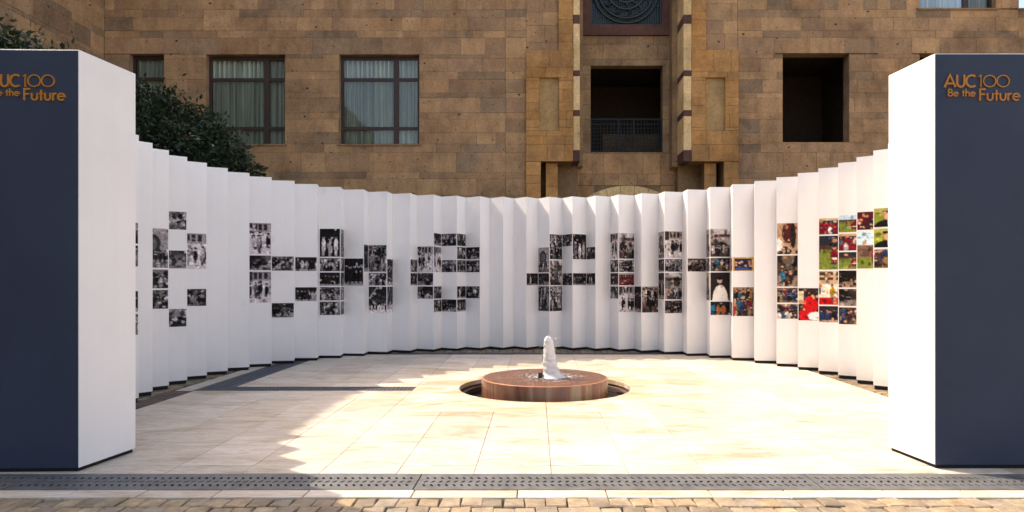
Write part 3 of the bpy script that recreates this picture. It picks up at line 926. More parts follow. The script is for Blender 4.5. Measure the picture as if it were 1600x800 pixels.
def photo_wall():
    root = empty('folding_photo_wall', (CX, CY, 0))
    tag(root, 'curved white folded panel wall with rows of printed photographs round the fountain', 'display wall')
    panels = {}
    TH = 0.03
    gap_shade = MB()
    def panel(a, b, ao, bo, key):
        mb = MB()
        z0, z1 = ZB, WH
        p = lambda v, z: (v.x, v.y, z)
        mb.face([p(a, z0), p(b, z0), p(b, z1), p(a, z1)])
        mb.face([p(bo, z0), p(ao, z0), p(ao, z1), p(bo, z1)])
        mb.face([p(a, z1), p(b, z1), p(bo, z1), p(ao, z1)])
        mb.face([p(ao, z0), p(bo, z0), p(b, z0), p(a, z0)])
        if key == ('L', K0): mb.face([p(a, z0), p(a, z1), p(ao, z1), p(ao, z0)])
        if key == ('R', K1 - 1): mb.face([p(b, z0), p(b, z1), p(bo, z1), p(bo, z0)])
        panels[key] = mb.build('panel', M['white'], root, recalc=False)
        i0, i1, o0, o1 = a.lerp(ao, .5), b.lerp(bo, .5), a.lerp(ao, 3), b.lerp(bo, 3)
        gap_shade.face([p(i0, 0), p(i1, 0), p(i1, z0), p(i0, z0)])
        gap_shade.face([p(o0, 0), p(o1, 0), p(o1, z0 - .003), p(o0, z0 - .003)])
    for k in range(K0, K1):
        n, f, n2 = ringpt(k, 0), ringpt(k, 1), ringpt(k + 1, 0)
        no, fo, no2 = ringpt(k, 0, TH), ringpt(k, 1, TH), ringpt(k + 1, 0, TH)
        panel(n, f, no, fo, ('L', k))
        panel(f, n2, fo, no2, ('R', k))
    gap_shade.build('gap_shade_strip', M['black'], root)  # added black strip standing in for the shade in the gap under the panels
    for side, k, r0, nr, kind, pal in PH:
        a, b = (ringpt(k, 0), ringpt(k, 1)) if side == 'L' else (ringpt(k, 1), ringpt(k + 1, 0))
        mid = (a + b) / 2
        toc = Vector((CX, CY, 0)) - mid
        d = b - a
        nrm = Vector((-d.y, d.x, 0)).normalized()
        if nrm.dot(toc) < 0: nrm = -nrm
        ln = d.length
        g = 0.011 / ln
        A = a + d * g + nrm * 0.003
        B = b - d * g + nrm * 0.003
        z1 = ROWZ[r0] - 0.012
        z0 = ROWZ[r0 + nr] + 0.012
        w_, h = 36, 25 * nr
        img = paint(kind, pal, h + 1, w_ + 1)
        vs_, fs = [], []
        for j in range(h + 1):
            for i in range(w_ + 1):
                p = A.lerp(B, i / w_)
                vs_.append((p.x, p.y, z1 + (z0 - z1) * j / h))
        for j in range(h):
            for i in range(w_):
                q = j * (w_ + 1) + i
                fs.append((q, q + w_ + 1, q + w_ + 2, q + 1))
        me = bpy.data.meshes.new('photo_print')
        me.from_pydata(vs_, [], fs)
        ca = me.color_attributes.new('print', 'FLOAT_COLOR', 'POINT')
        ca.data.foreach_set('color', np.concatenate([img.reshape(-1, 3), np.ones((img.shape[0] * img.shape[1], 1))], 1).astype(np.float32).ravel())
        link('photo_print', me, M['print'], panels[(side, k)])
photo_wall()

# =================================================================== the two pillars
def ribbon(mb, O, U, V, Nn, pts, wd, depth, closed=False):
    """stroke of width wd along 2-D points, raised by depth from the plane"""
    n = len(pts)
    L_, R_ = [], []
    for i, (x, y) in enumerate(pts):
        if closed:
            p, q = pts[i - 1], pts[(i + 1) % n]
            d1 = Vector((x - p[0], y - p[1])).normalized(); d2 = Vector((q[0] - x, q[1] - y)).normalized()
        else:
            d1 = Vector((x - pts[i - 1][0], y - pts[i - 1][1])).normalized() if i else None
            d2 = Vector((pts[i + 1][0] - x, pts[i + 1][1] - y)).normalized() if i < n - 1 else None
            d1 = d1 or d2; d2 = d2 or d1
        t = (d1 + d2).normalized()
        m = Vector((-t.y, t.x))
        sc = min(1.8, 1 / max(0.3, m.dot(Vector((-d1.y, d1.x)))))
        L_.append((x + m.x * wd / 2 * sc, y + m.y * wd / 2 * sc)); R_.append((x - m.x * wd / 2 * sc, y - m.y * wd / 2 * sc))
    W = lambda p, d: O + U * p[0] + V * p[1] + Nn * d
    rng = range(n if closed else n - 1)
    for i in rng:
        j = (i + 1) % n
        mb.face([W(L_[i], depth), W(R_[i], depth), W(R_[j], depth), W(L_[j], depth)])
        mb.face([W(L_[i], 0), W(L_[i], depth), W(L_[j], depth), W(L_[j], 0)])
        mb.face([W(R_[i], depth), W(R_[i], 0), W(R_[j], 0), W(R_[j], depth)])
    if not closed:
        mb.face([W(L_[0], 0), W(R_[0], 0), W(R_[0], depth), W(L_[0], depth)])
        mb.face([W(L_[-1], depth), W(R_[-1], depth), W(R_[-1], 0), W(L_[-1], 0)])

def arc(cx, cy, rx, ry, a0, a1, n=20):
    return [(cx + rx * math.cos(R(a0 + (a1 - a0) * i / n)), cy + ry * math.sin(R(a0 + (a1 - a0) * i / n))) for i in range(n + 1)]
# glyphs in units of the cap height: (advance, [(points, closed)])
def glyph(ch):
    x = 0.62  # x-height
    G = {
        'A': (0.98, [([(0.02, 0), (0.47, 0.99), (0.92, 0)], 0), ([(0.2, 0.30), (0.74, 0.30)], 0)]),
        'U': (0.80, [([(0.08, 1), (0.08, 0.34)] + arc(0.38, 0.34, 0.30, 0.30, 180, 360)[1:] + [(0.68, 1)], 0)]),
        'C': (0.86, [(arc(0.50, 0.5, 0.46, 0.46, 52, 308, 28), 0)]),
        '1': (0.34, [([(0.02, 0.84), (0.19, 0.97), (0.19, 0)], 0)]),
        '0': (1.0, [(arc(0.5, 0.5, 0.46, 0.46, 0, 348.75, 31), 1)]),
        'B': (0.62, [([(0.08, 0), (0.08, 1)], 0), ([(0.08, 0.95), (0.26, 0.95)] + arc(0.26, 0.74, 0.2, 0.21, 90, -90, 10)[1:] + [(0.08, 0.53)], 0), ([(0.1, 0.49)] + [(0.28, 0.49)] + arc(0.28, 0.27, 0.24, 0.22, 90, -90, 10)[1:] + [(0.08, 0.05)], 0)]),
        'e': (0.66, [([(0.07, 0.33)] + [(0.55, 0.33)] + arc(0.31, 0.31, 0.26, 0.27, 4, 318, 22), 0)]),
        't': (0.40, [([(0.18, 0), (0.18, 0.86)], 0), ([(0.02, 0.56), (0.35, 0.56)], 0)]),
        'h': (0.60, [([(0.08, 0), (0.08, 1.02)], 0), ([(0.08, 0.34)] + arc(0.28, 0.36, 0.19, 0.21, 180, 0, 12) + [(0.47, 0)], 0)]),
        'F': (0.58, [([(0.08, 0), (0.08, 1)], 0), ([(0.08, 0.93), (0.52, 0.93)], 0), ([(0.08, 0.52), (0.46, 0.52)], 0)]),
        'u': (0.62, [([(0.08, x), (0.08, 0.24)] + arc(0.29, 0.26, 0.21, 0.22, 180, 360, 12)[1:] + [(0.50, x)], 0)]),
        'r': (0.42, [([(0.08, 0), (0.08, x)], 0), ([(0.08, 0.36)] + arc(0.27, 0.37, 0.18, 0.2, 165, 62, 8), 0)]),
        ' ': (0.34, []),
    }
    return G[ch]

def text_line(parent, origin, U, V, Nn, s, cap, width, stroke, name='letter'):
    tot = sum(glyph(c)[0] for c in s)
    sx = width / (tot * cap)
    x = 0.0
    for c in s:
        adv, strokes = glyph(c)
        st = stroke(c) if callable(stroke) else stroke
        mb = MB()
        for i, (pts, cl) in enumerate(strokes):
            ribbon(mb, origin, U, V, Nn, [((x + p[0]) * cap * sx, p[1] * cap) for p in pts], st, 0.012 + 0.0008 * i, bool(cl))
        if strokes:
            mb.build(name, M['orange'], parent)
        x += adv

def pillar(name, label, fx, bx, outer, H, tx0):
    """fx, bx: front and back inner corner (x, y); outer: the x extent away from the opening"""
    s = -1 if outer < fx[0] else 1
    root = empty(name, ((fx[0] + outer) / 2, (fx[1] + bx[1]) / 2, 0))
    tag(root, label, 'pillar', 'pillars at the ends of the folded wall')
    z0 = 0.03
    fr = [Vector((fx[0], fx[1], 0)), Vector((outer, fx[1] - (0.02 if s < 0 else 0), 0)), Vector((outer, bx[1], 0)), Vector((bx[0], bx[1], 0))]
    # body
    bm = bmesh.new()
    lo = [bm.verts.new((p.x, p.y, z0)) for p in fr]; hi = [bm.verts.new((p.x, p.y, H)) for p in fr]
    bm.faces.new(lo); bm.faces.new(hi)
    for i in range(4): bm.faces.new((lo[i], lo[(i + 1) % 4], hi[(i + 1) % 4], hi[i]))
    bmesh.ops.recalc_face_normals(bm, faces=bm.faces)
    bmesh.ops.bevel(bm, geom=bm.edges[:], offset=0.006, segments=2, affect='EDGES', profile=0.5)
    me = bpy.data.meshes.new('body'); bm.to_mesh(me); bm.free()
    link('body', me, M['white'], root)
    # navy front sheet, proud of the body
    e = (fr[1] - fr[0]); el = e.length; U0 = e.normalized()
    Nn = Vector((0, 0, 1)).cross(U0)
    if Nn.y > 0: Nn = -Nn
    mb = MB()
    mb.block(fr[0], U0, (0, 0, 1), Nn, 0.004, el - 0.004, z0 + 0.002, H - 0.008, 0.001, 0.005, 0.0015)
    mb.build('front_sheet', M['navy'], root)
    # recessed dark base
    mb = MB()
    c = sum((p for p in fr), Vector()) / 4
    q = [c + (p - c) * 0.955 for p in fr]
    for i in range(4): mb.face([(q[i].x, q[i].y, 0), (q[(i + 1) % 4].x, q[(i + 1) % 4].y, 0), (q[(i + 1) % 4].x, q[(i + 1) % 4].y, z0 + .001), (q[i].x, q[i].y, z0 + .001)])
    mb.build('base', M['black'], root)
    # raised letters
    let = empty('lettering', (0, 0, 0)); let.parent = root
    let.location = (0, 0, 0)
    Ur = U0 if U0.x > 0 else -U0
    yv = fx[1]
    k = yv / FPX
    O = Vector((tx0, yv, 0)); 
    # plane point on the sheet
    O.y = fr[0].y + (O.x - fr[0].x) * (e.y / e.x)
    O += Nn * 0.0048
    zc = CAMH + (PY - 137.2) * k
    thick, thin = 0.0155, 0.0082
    text_line(let, O + Vector((0, 0, zc)), Ur, Vector((0, 0, 1)), Nn, 'AUC', 19.4 * k, 49.5 * k, thick)
    text_line(let, O + Ur * (53 * k) + Vector((0, 0, zc)), Ur, Vector((0, 0, 1)), Nn, '100', 19.4 * k, 49 * k, thin)
    text_line(let, O + Ur * (5.5 * k) + Vector((0, 0, CAMH + (PY - 151.3) * k)), Ur, Vector((0, 0, 1)), Nn, 'Be the', 11.4 * k, 43.5 * k, 0.0088)
    text_line(let, O + Ur * (54 * k) + Vector((0, 0, CAMH + (PY - 158.0) * k)), Ur, Vector((0, 0, 1)), Nn, 'Future', 19 * k, 65 * k, 0.0125)
    return root
pillar('pillar', 'white pillar with dark navy front in shade, left of the opening', (-3.575, 5.25), (-3.50, 5.87), -4.36, 3.30, (-14 - PX) * 5.25 / FPX)
pillar('pillar', 'white pillar with greyish navy front and sunlit inner side, right of the opening', (3.165, 5.34), (3.10, 5.92), 3.95, 3.30, (1473.8 - PX) * 5.34 / FPX)

# =================================================================== the fountain
def fountain():
    cx, cy, pr = POOL
    root = empty('fountain', (cx, cy, 0))
    tag(root, 'low round reddish stone fountain with a white water jet in a round pit', 'fountain')
    mb = MB(); mb.lathe([(pr + .012, -0.05), (pr + .012, -0.42), (0.02, -0.42)], cx, cy, 72); mb.build('pit_wall', M['brown_stone'], root, smooth=False)
    # small metal grille ring in the pit
    mb = MB(); mb.lathe([(1.17, -0.10), (1.17, -0.085), (1.12, -0.085), (1.12, -0.10)], cx, cy, 72); mb.build('pit_ring', M['brown_stone'], root)
    mb = MB(); mb.lathe([(1.185, -0.17), (0.7, -0.17)], cx, cy, 72); mb.build('pool_water', M['pool_water'], root, smooth=True)
    rd, zt = 0.885, 0.14
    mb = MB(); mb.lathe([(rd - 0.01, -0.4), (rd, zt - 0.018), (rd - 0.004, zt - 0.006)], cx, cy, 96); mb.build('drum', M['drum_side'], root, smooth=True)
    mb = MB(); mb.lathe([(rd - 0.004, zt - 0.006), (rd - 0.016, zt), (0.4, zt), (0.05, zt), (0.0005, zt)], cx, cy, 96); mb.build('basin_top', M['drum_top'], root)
    # thin rippled water sheet
    n, m = 96, 40
    mb = MB()
    for i in range(m):
        r0, r1 = 0.06 + (rd - 0.09) * i / m, 0.06 + (rd - 0.09) * (i + 1) / m
        for k in range(n):
            t0, t1 = 2 * math.pi * k / n, 2 * math.pi * (k + 1) / n
            def P(r, t):
                z = zt + 0.006 + 0.0035 * math.sin(r * 60 + 3 * math.sin(3 * t)) * math.cos(7 * t + r * 9) + 0.002 * math.sin(23 * t + r * 31)
                return (cx + r * math.cos(t), cy + r * math.sin(t), z)
            mb.face([P(r0, t0), P(r1, t0), P(r1, t1), P(r0, t1)])
    me = mb.mesh('water_sheet', recalc=False)
    bm = bmesh.new(); bm.from_mesh(me); bmesh.ops.remove_doubles(bm, verts=bm.verts, dist=1e-5); bm.to_mesh(me); bm.free(); me.shade_smooth()
    link('water_sheet', me, M['film'], root)
    # jet: a lumpy, leaning column of white water
    jx, jy = cx + 0.05, cy - 0.05
    mb = MB()
    n, m = 28, 44
    rs = random.Random(3)
    ph = [rs.uniform(0, 6.28) for _ in range(12)]
    Z1 = 0.71
    base = len(mb.v)
    for i in range(m + 1):
        u = i / m
        z = zt + 0.005 + u * (Z1 - zt - 0.005)
        r = 0.065 * (1 - u) ** 1.3 + 0.062
        if u < 0.12: r += 0.06 * (1 - u / 0.12) ** 2
        if u > 0.86: r *= math.sqrt(max(0.0, 1 - ((u - 0.86) / 0.14) ** 2) + 0.02)
        ox = 0.055 * (1 - u) ** 1.5
        for k in range(n):
            t = 2 * math.pi * k / n
            lump = 1 + 0.04 * math.sin(3 * t + 9 * u + ph[0]) + 0.03 * math.sin(5 * t - 17 * u + ph[1]) + 0.025 * math.sin(9 * t + 31 * u + ph[2]) + 0.03 * math.sin(2 * t + 44 * u + ph[3]) + rs.uniform(-.03, .03)
            mb.v.append((jx + ox + r * lump * math.cos(t), jy + r * lump * math.sin(t), z + 0.01 * math.sin(4 * t + ph[4]) * u))
    for i in range(m):
        for k in range(n):
            mb.f.append((base + i * n + k, base + i * n + (k + 1) % n, base + (i + 1) * n + (k + 1) % n, base + (i + 1) * n + k)); mb.c.append(None)
    mb.f.append(tuple(base + m * n + k for k in range(n))); mb.c.append(None)
    mb.build('water_jet', M['foam'], root, smooth=True)
    # splashes and drops round the jet and over the top
    mb = MB()
    def drop(x, y, z, r, fl=1.0):
        b0 = len(mb.v)
        for (dx, dy, dz) in ((1, 0, 0), (0, 1, 0), (-1, 0, 0), (0, -1, 0), (0, 0, 1), (0, 0, -1)):
            mb.v.append((x + dx * r * rs.uniform(.7, 1.3), y + dy * r * rs.uniform(.7, 1.3), z + dz * r * fl))
        for f in ((0, 1, 4), (1, 2, 4), (2, 3, 4), (3, 0, 4), (1, 0, 5), (2, 1, 5), (3, 2, 5), (0, 3, 5)):
            mb.f.append(tuple(b0 + q for q in f)); mb.c.append(None)
    for i in range(700):
        t = rs.uniform(0, 6.283); r = min(0.8, abs(rs.gauss(0.08, 0.27)) + 0.06)
        drop(cx + 0.06 + r * math.cos(t), cy + r * math.sin(t), zt + 0.007, rs.uniform(.003, .011), rs.uniform(.3, .8))
    for i in range(70):
        t = rs.uniform(0, 6.283); r = abs(rs.gauss(0, 0.06)) + 0.06; z = rs.uniform(zt + .03, Z1 + .05)
        drop(jx + 0.03 + r * math.cos(t), jy + r * math.sin(t), z, rs.uniform(.003, .009), 1.3)
    for i in range(90):   # flat foam tongues
        t = rs.uniform(0, 6.283); r = min(.62, .09 + abs(rs.gauss(0, .17)))
        drop(cx + 0.08 + r * math.cos(t), cy + r * math.sin(t) * .8, zt + 0.006, rs.uniform(.012, .045), 0.14)
    o = mb.build('splash_drops', M['foam'], root, smooth=True); o['kind'] = 'stuff'
    mb = MB(); mb.lathe([(0.0005, zt + 0.075), (0.03, zt + 0.075), (0.034, zt + 0.06), (0.034, zt - 0.005)], cx - 0.06, cy - 0.13, 16); mb.build('nozzle', M['frame'], root, smooth=False)
fountain()

# =================================================================== the stone building
D0 = 21.0
SX = lambda px, d=D0: (px - PX) * d / FPX
SZ = lambda py, d=D0: CAMH + (PY - py) * d / FPX
BTOP = 13.2
WTOP, WY0 = 13.72, -14.0               # the left wing runs on past the camera
def rect_minus(rs, hole):
    X0, X1, Z0, Z1 = hole
    out = []
    for (a, b, c, d) in rs:
        if b <= X0 or a >= X1 or d <= Z0 or c >= Z1:
            out.append((a, b, c, d)); continue
        if c < Z0: out.append((a, b, c, Z0))
        if d > Z1: out.append((a, b, Z1, d))
        cc, dd = max(c, Z0), min(d, Z1)
        if a < X0: out.append((a, X0, cc, dd))
        if b > X1: out.append((X1, b, cc, dd))
    return out

TUFF = [(0.429, 0.261, 0.14), (0.457, 0.277, 0.148), (0.4, 0.244, 0.137), (0.487, 0.297, 0.153), (0.371, 0.228, 0.133), (0.439, 0.256, 0.133), (0.466, 0.285, 0.151), (0.409, 0.249, 0.137)]
TUFFG = [(0.318, 0.212, 0.13), (0.299, 0.2, 0.124), (0.338, 0.219, 0.13)]
OCHRE = [(0.491, 0.259, 0.098), (0.526, 0.275, 0.103), (0.464, 0.248, 0.098), (0.505, 0.253, 0.09)]
YELLOW = [(0.792, 0.563, 0.284), (0.832, 0.599, 0.315), (0.752, 0.528, 0.263)]
MAROON = [(0.13, 0.065, 0.055), (0.12, 0.06, 0.052)]
JOINT = (0.24, 0.165, 0.10)

def building():
    root = empty('stone_building', (0, D0, 0))
    tag(root, 'brown stone building with curtained windows and a central recessed bay behind the wall', 'building')
    # openings in the facade plane: X0, X1, Z0, Z1
    winA = (SX(202), SX(256), SZ(225), SZ(84)); winB = (SX(322), SX(445), SZ(225), SZ(85)); winC = (SX(530), SX(655), SZ(225), SZ(85))
    opD = (SX(1223), SX(1327), SZ(222), SZ(83)); opE = (SX(1437), SX(1541), SZ(222), SZ(83))
    winF = (SX(1437), SX(1556), SZ(13), SZ(-90)); winG = (SX(1592), SX(1712), SZ(13), SZ(-90))
    winH = (SX(322), SX(445), SZ(-40), SZ(-120)); 
    bay = (SX(822, 20.9), SX(1154.2, 20.9), -0.1, BTOP + 1)
    XL, XR = SX(163), SX(1830)
    holes = [winA, winB, winC, opD, opE, winF, winG]
    # backing wall (mortar plane)
    def sheet(X0, X1, Z0, Z1, hs, P, mb):
        rs = [(X0, X1, Z0, Z1)]
        for h in hs: rs = rect_minus(rs, h)
        for (a, b, c, d) in rs:
            mb.face([P(a, c), P(b, c), P(b, d), P(a, d)])
    back = MB(); back.col = JOINT
    yb = D0 + 0.035
    sheet(XL - 0.035, XR, -0.1, BTOP, holes + [bay], lambda x, z: (x, yb, z), back)
    xw = XL - 0.035
    back.face([(xw, WY0, -0.1), (xw, yb, -0.1), (xw, yb, WTOP), (xw, WY0, WTOP)])
    back.face([(xw, yb, BTOP), (xw, 34, BTOP), (xw, 34, WTOP), (xw, yb, WTOP)])
    # solid mass behind and roof
    back.face([(xw, yb, BTOP), (XR, yb, BTOP), (XR, 34, BTOP), (xw, 34, BTOP)])
    back.face([(xw - 12, WY0, WTOP), (xw, WY0, WTOP), (xw, 34, WTOP), (xw - 12, 34, WTOP)])
    back.face([(xw - 12, WY0, -0.1), (xw, WY0, -0.1), (xw, WY0, WTOP), (xw - 12, WY0, WTOP)])
    back.face([(XR, yb, -0.1), (XR, 34, -0.1), (XR, 34, BTOP), (XR, yb, BTOP)])
    back.face([(xw - 12, 34, -0.1), (XR, 34, -0.1), (XR, 34, BTOP), (xw - 12, 34, BTOP)])
    back.build('wall', M['tuff'], root, recalc=False)
    # --- stone courses (photo rows), repeated upwards and plain below the folded wall
    cy = [-178, -158, -146, -125, -104, -92, -72, -60, -38, -16, 15, 27, 48, 59, 85, 91, 112, 124, 145, 153, 176, 186, 207, 225, 238, 269, 279, 305, 316, 338, 349, 372]
    parts = []
    def courses(a_lo, a_hi, hs, mk, visible):
        for r in range(len(cy) - 1):
            z1, z0 = SZ(cy[r]), SZ(cy[r + 1])
            z1 = min(z1, BTOP if hs else WTOP)
            if z1 <= z0: continue
            hh = cy[r + 1] - cy[r]
            soldier = hh > 28
            x = a_lo
            while x < a_hi - 0.02:
                if soldier: wdt = random.choice([0.3, 0.42, 0.5, 0.62, 0.75])
                elif hh < 13: wdt = random.uniform(0.45, 1.25)
                else: wdt = random.uniform(0.6, 1.35)
                x1 = min(a_hi, x + wdt)
                if a_hi - x1 < 0.25: x1 = a_hi
                rs = [(x, x1, z0, z1)]
                for h in hs: rs = rect_minus(rs, h)
                tone = random.choice(TUFFG) if random.random() < (0.28 if hh < 13 else 0.14) else random.choice(TUFF)
                f = random.uniform(0.86, 1.12)
                for q in rs:
                    if q[1] - q[0] < 0.05 or q[3] - q[2] < 0.05: continue
                    parts.append((mk, q, tuple(v * f for v in tone), random.uniform(0.028, 0.040), visible(q)))
                x = x1
    def vis_front(q):
        px0, px1 = q[0] * 50 + PX, q[1] * 50 + PX
        py0, py1 = PY - (q[3] - CAMH) * 50, PY - (q[2] - CAMH) * 50
        pc = (px0 + px1) / 2
        top = 308 - 0.00028 * (pc - 830) ** 2 if pc < 1390 else 80
        if pc < 210: top = 100
        top = min(top, 308)
        h = min(py1, top) - max(py0, 0)
        wv = min(px1, 1600) - max(px0, 0)
        return max(0, h) * max(0, wv)
    mkF = lambda mb, q, d: mb.block((0, yb, 0), (1, 0, 0), (0, 0, 1), (0, -1, 0), q[0] + .0015, q[1] - .0015, q[2] + .0015, q[3] - .0015, 0, d, 0.004)
    courses(XL, SX(790), holes, mkF, vis_front)
    courses(SX(790), bay[0], holes, lambda mb, q, d: mkF(mb, q, d + .015), vis_front)
    courses(bay[1], XR, holes, mkF, vis_front)
    mkW = lambda mb, q, d: mb.block((xw, 0, 0), (0, 1, 0), (0, 0, 1), (1, 0, 0), q[0] + .0015, q[1] - .0015, q[2] + .0015, q[3] - .0015, 0, d, 0.004)
    def vis_w(q):
        yc = (q[0] + q[1]) / 2
        if yc < 16.6: return 0
        py1 = PY - (q[2] - CAMH) * FPX / yc; py0 = PY - (q[3] - CAMH) * FPX / yc
        return max(0, min(py1, 75) - max(py0, 0)) * abs(XL) * FPX * (1 / q[0] - 1 / q[1])
    courses(12.5, yb - 0.04, [], mkW, vis_w)
    parts.sort(key=lambda p: -p[4])
    rest = MB()
    for i, (mk, q, tone, d, v) in enumerate(parts):
        if i < 300:
            mb = MB(); mb.col = tone; mk(mb, q, d); mb.build('stone_block', M['tuff'], root, recalc=False)
        else:
            rest.col = tone; mk(rest, q, d)
    o = rest.build('stone_block_field', M['tuff'], root, recalc=False); o['kind'] = 'stuff'

    # --- reveals, windows
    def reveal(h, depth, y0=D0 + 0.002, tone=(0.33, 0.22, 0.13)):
        mb = MB(); mb.col = tone
        a, b, c, d = h; y1 = y0 + depth
        mb.face([(a, y0, c), (a, y1, c), (a, y1, d), (a, y0, d)]); mb.face([(b, y1, c), (b, y0, c), (b, y0, d), (b, y1, d)])
        mb.face([(a, y0, d), (a, y1, d), (b, y1, d), (b, y0, d)]); mb.face([(a, y0, c), (b, y0, c), (b, y1, c), (a, y1, c)])
        return mb
    def room(h, y0, depth, mat=None):
        a, b, c, d = h; y1 = y0 + depth; e = 0.6
        mb = MB()
        A, B, C, Dd = a - e, b + e, c - 0.05, d + 0.3
        mb.face([(A, y1, C), (B, y1, C), (B, y1, Dd), (A, y1, Dd)]); mb.face([(A, y0, C), (A, y1, C), (A, y1, Dd), (A, y0, Dd)])
        mb.face([(B, y0, C), (B, y1, C), (B, y1, Dd), (B, y0, Dd)]); mb.face([(A, y0, Dd), (B, y0, Dd), (B, y1, Dd), (A, y1, Dd)]); mb.face([(A, y0, C), (B, y0, C), (B, y1, C), (A, y1, C)])
        return mb
    def window(h, mull, curtain=True, tint=None, seed=0):
        a, b, c, d = h
        win = empty('window', (0, 0, 0)); win.parent = root
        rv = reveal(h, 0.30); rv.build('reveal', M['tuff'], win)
        y0, y1 = D0 + 0.20, D0 + 0.27
        fw = 0.085
        fm = MB()
        fm.box(a, a + fw, y0, y1, c, d); fm.box(b - fw, b, y0, y1, c, d)
        fm.box(a + fw, b - fw, y0 + .002, y1, d - 0.11, d); fm.box(a + fw, b - fw, y0 + .002, y1, c, c + 0.05)
        zt = [d - (119 - 85) * .02 - .05, d - (196 - 85) * .02 - .05]
        cols = [(a + fw, b - fw)]
        if mull is not None:
            fm.box(mull - 0.085, mull + 0.085, y0 - 0.012, y1, c + .05, d - .11)
            cols = [(a + fw, mull - 0.085), (mull + 0.085, b - fw)]
        for z in zt:
            for p, q in cols: fm.box(p, q, y0 + .004, y1 - .01, z - 0.05, z + 0.05)
        fm.build('frame', M['frame'], win)
        zz = [c + .05, zt[1] - .05, zt[1] + .05, zt[0] - .05, zt[0] + .05, d - .11]
        for p, q in cols:
            for i in (0, 2, 4):
                if zz[i + 1] - zz[i] > .02:
                    gm = MB()
                    ti = random.uniform(-.004, .004); tj = random.uniform(-.004, .004)
                    gm.face([(p, y0 + .03 + ti, zz[i]), (q, y0 + .03 - ti, zz[i]), (q, y0 + .03 - ti + tj, zz[i + 1]), (p, y0 + .03 + ti + tj, zz[i + 1])]); gm.build('pane', M['glass'], win)
        if curtain:
            cm = MB(); n = int((b - a) / 0.014)
            rs = random.Random(seed)
            pts = []
            for i in range(n + 1):
                x = a - .1 + (b - a + .2) * i / n
                ph_ = x * 42 + 1.3 * math.sin(x * 3.1 + seed)
                pts.append((x, y1 + 0.12 + 0.075 * math.sin(ph_) + 0.015 * math.sin(2.3 * ph_)))
            base = len(cm.v)
            for x, y in pts:
                cm.v.append((x, y, c - .05)); cm.v.append((x, y, d + .05))
            for i in range(n): cm.f.append((2 * i, 2 * i + 2, 2 * i + 3, 2 * i + 1)); cm.c.append(None)
            cm.build('curtain', M['curtain'], win, smooth=True, recalc=False)
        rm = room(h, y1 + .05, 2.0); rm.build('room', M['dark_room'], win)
        sm = MB(); sm.col = (0.30, 0.2, 0.12)
        sm.box(a - .06, b + .06, D0 - 0.045, D0 + .19, c - .055, c - .004); sm.build('sill', M['tuff'], win)
    window(winA, None, True, None, 1)
    window(winB, SX(413), True, None, 2)
    window(winC, SX(617), True, None, 3)
    window(winF, SX(1515), True, None, 4)
    window(winG, SX(1675), True, None, 5)
    for h in (opD, opE):
        op = empty('opening', (0, 0, 0)); op.parent = root
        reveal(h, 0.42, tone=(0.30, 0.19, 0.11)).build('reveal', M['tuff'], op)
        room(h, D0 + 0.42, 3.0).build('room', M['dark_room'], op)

    # --- the central bay: two piers and a recessed wall
    YP, YR = 20.88, 22.34
    pX = lambda px: SX(px, YP); pZ = lambda py: SZ(py, YP)
    rX = lambda px: SX(px, YR); rZ = lambda py: SZ(py, YR)
    def stones(name, X0, X1, Z0, Z1, y, tones, hs=(), rowh=0.42, wmin=0.45, wmax=0.8, d=0.03, mat='ochre', pj=0.0025):
        """ashlar on a plane facing the camera, each stone its own part"""
        z = Z0
        while z < Z1 - 0.02:
            z2 = z + rowh * random.choice([1, 1, 0.62, 1.25])
            if Z1 - z2 < 0.16: z2 = Z1
            x = X0
            while x < X1 - 0.01:
                x2 = x + random.uniform(wmin, wmax)
                if X1 - x2 < 0.18: x2 = X1
                rs = [(x, x2, z, z2)]
                for h in hs: rs = rect_minus(rs, h)
                for q in rs:
                    if q[1] - q[0] < .03 or q[3] - q[2] < .03: continue
                    mb = MB(); f = random.uniform(.9, 1.08); mb.col = tuple(v * f for v in random.choice(tones))
                    mb.block((0, y, 0), (1, 0, 0), (0, 0, 1), (0, -1, 0), q[0] + pj, q[1] - pj, q[2] + pj, q[3] - pj, -.02, d + random.uniform(-.002, .003), 0.005)
                    mb.build(name, M[mat], root, recalc=False)
                x = x2
            z = z2
    def mir(p0, p1): # mirror of photo columns about the bay axis at the pier plane
        return 2 * 988.1 - p1, 2 * 988.1 - p0
    for side in (0, 1):
        core = MB(); core.col = (0.26, 0.17, 0.09)
        f = (lambda a, b: (a, b)) if side == 0 else mir
        def B(mb, p0, p1, ytop, ybot, y0, y1):
            q0, q1 = f(p0, p1)
            mb.box(pX(q0), pX(q1), y0, y1, pZ(ybot), pZ(ytop))
        y = YP + .03
        # cores
        B(core, 823, 895.4, 78.5, 251, y + .09, D0 + 1.3)
        B(core, 873, 895.4, -140, 78.4, y + .09, D0 + 1.3)
        B(core, 823, 844.5, 251.1, 508, y + .02, D0 + 1.3)
        B(core, 853, 872, 251.2, 508, y + .30, D0 + 1.3)
        B(core, 844.6, 906, 251.3, 508, D0 + .9, D0 + 1.32)
        core.build('pier_core', M['ochre'], root)
        # pier face stones round a sunk panel
        q0, q1 = f(822, 895.6); h0, h1 = f(843, 873.5)
        hole = (pX(h0), pX(h1), pZ(204), pZ(121))
        stones('pier_stone', pX(q0), pX(q1), pZ(252), pZ(78), y, OCHRE, [hole])
        # side returns of the sunk panel
        pm = MB(); pm.col = (0.46, 0.295, 0.135)
        a, b, c, d = hole
        pm.face([(a, y - .03, c), (a, y + .07, c), (a, y + .07, d), (a, y - .03, d)]); pm.face([(b, y - .03, c), (b, y + .07, c), (b, y + .07, d), (b, y - .03, d)])
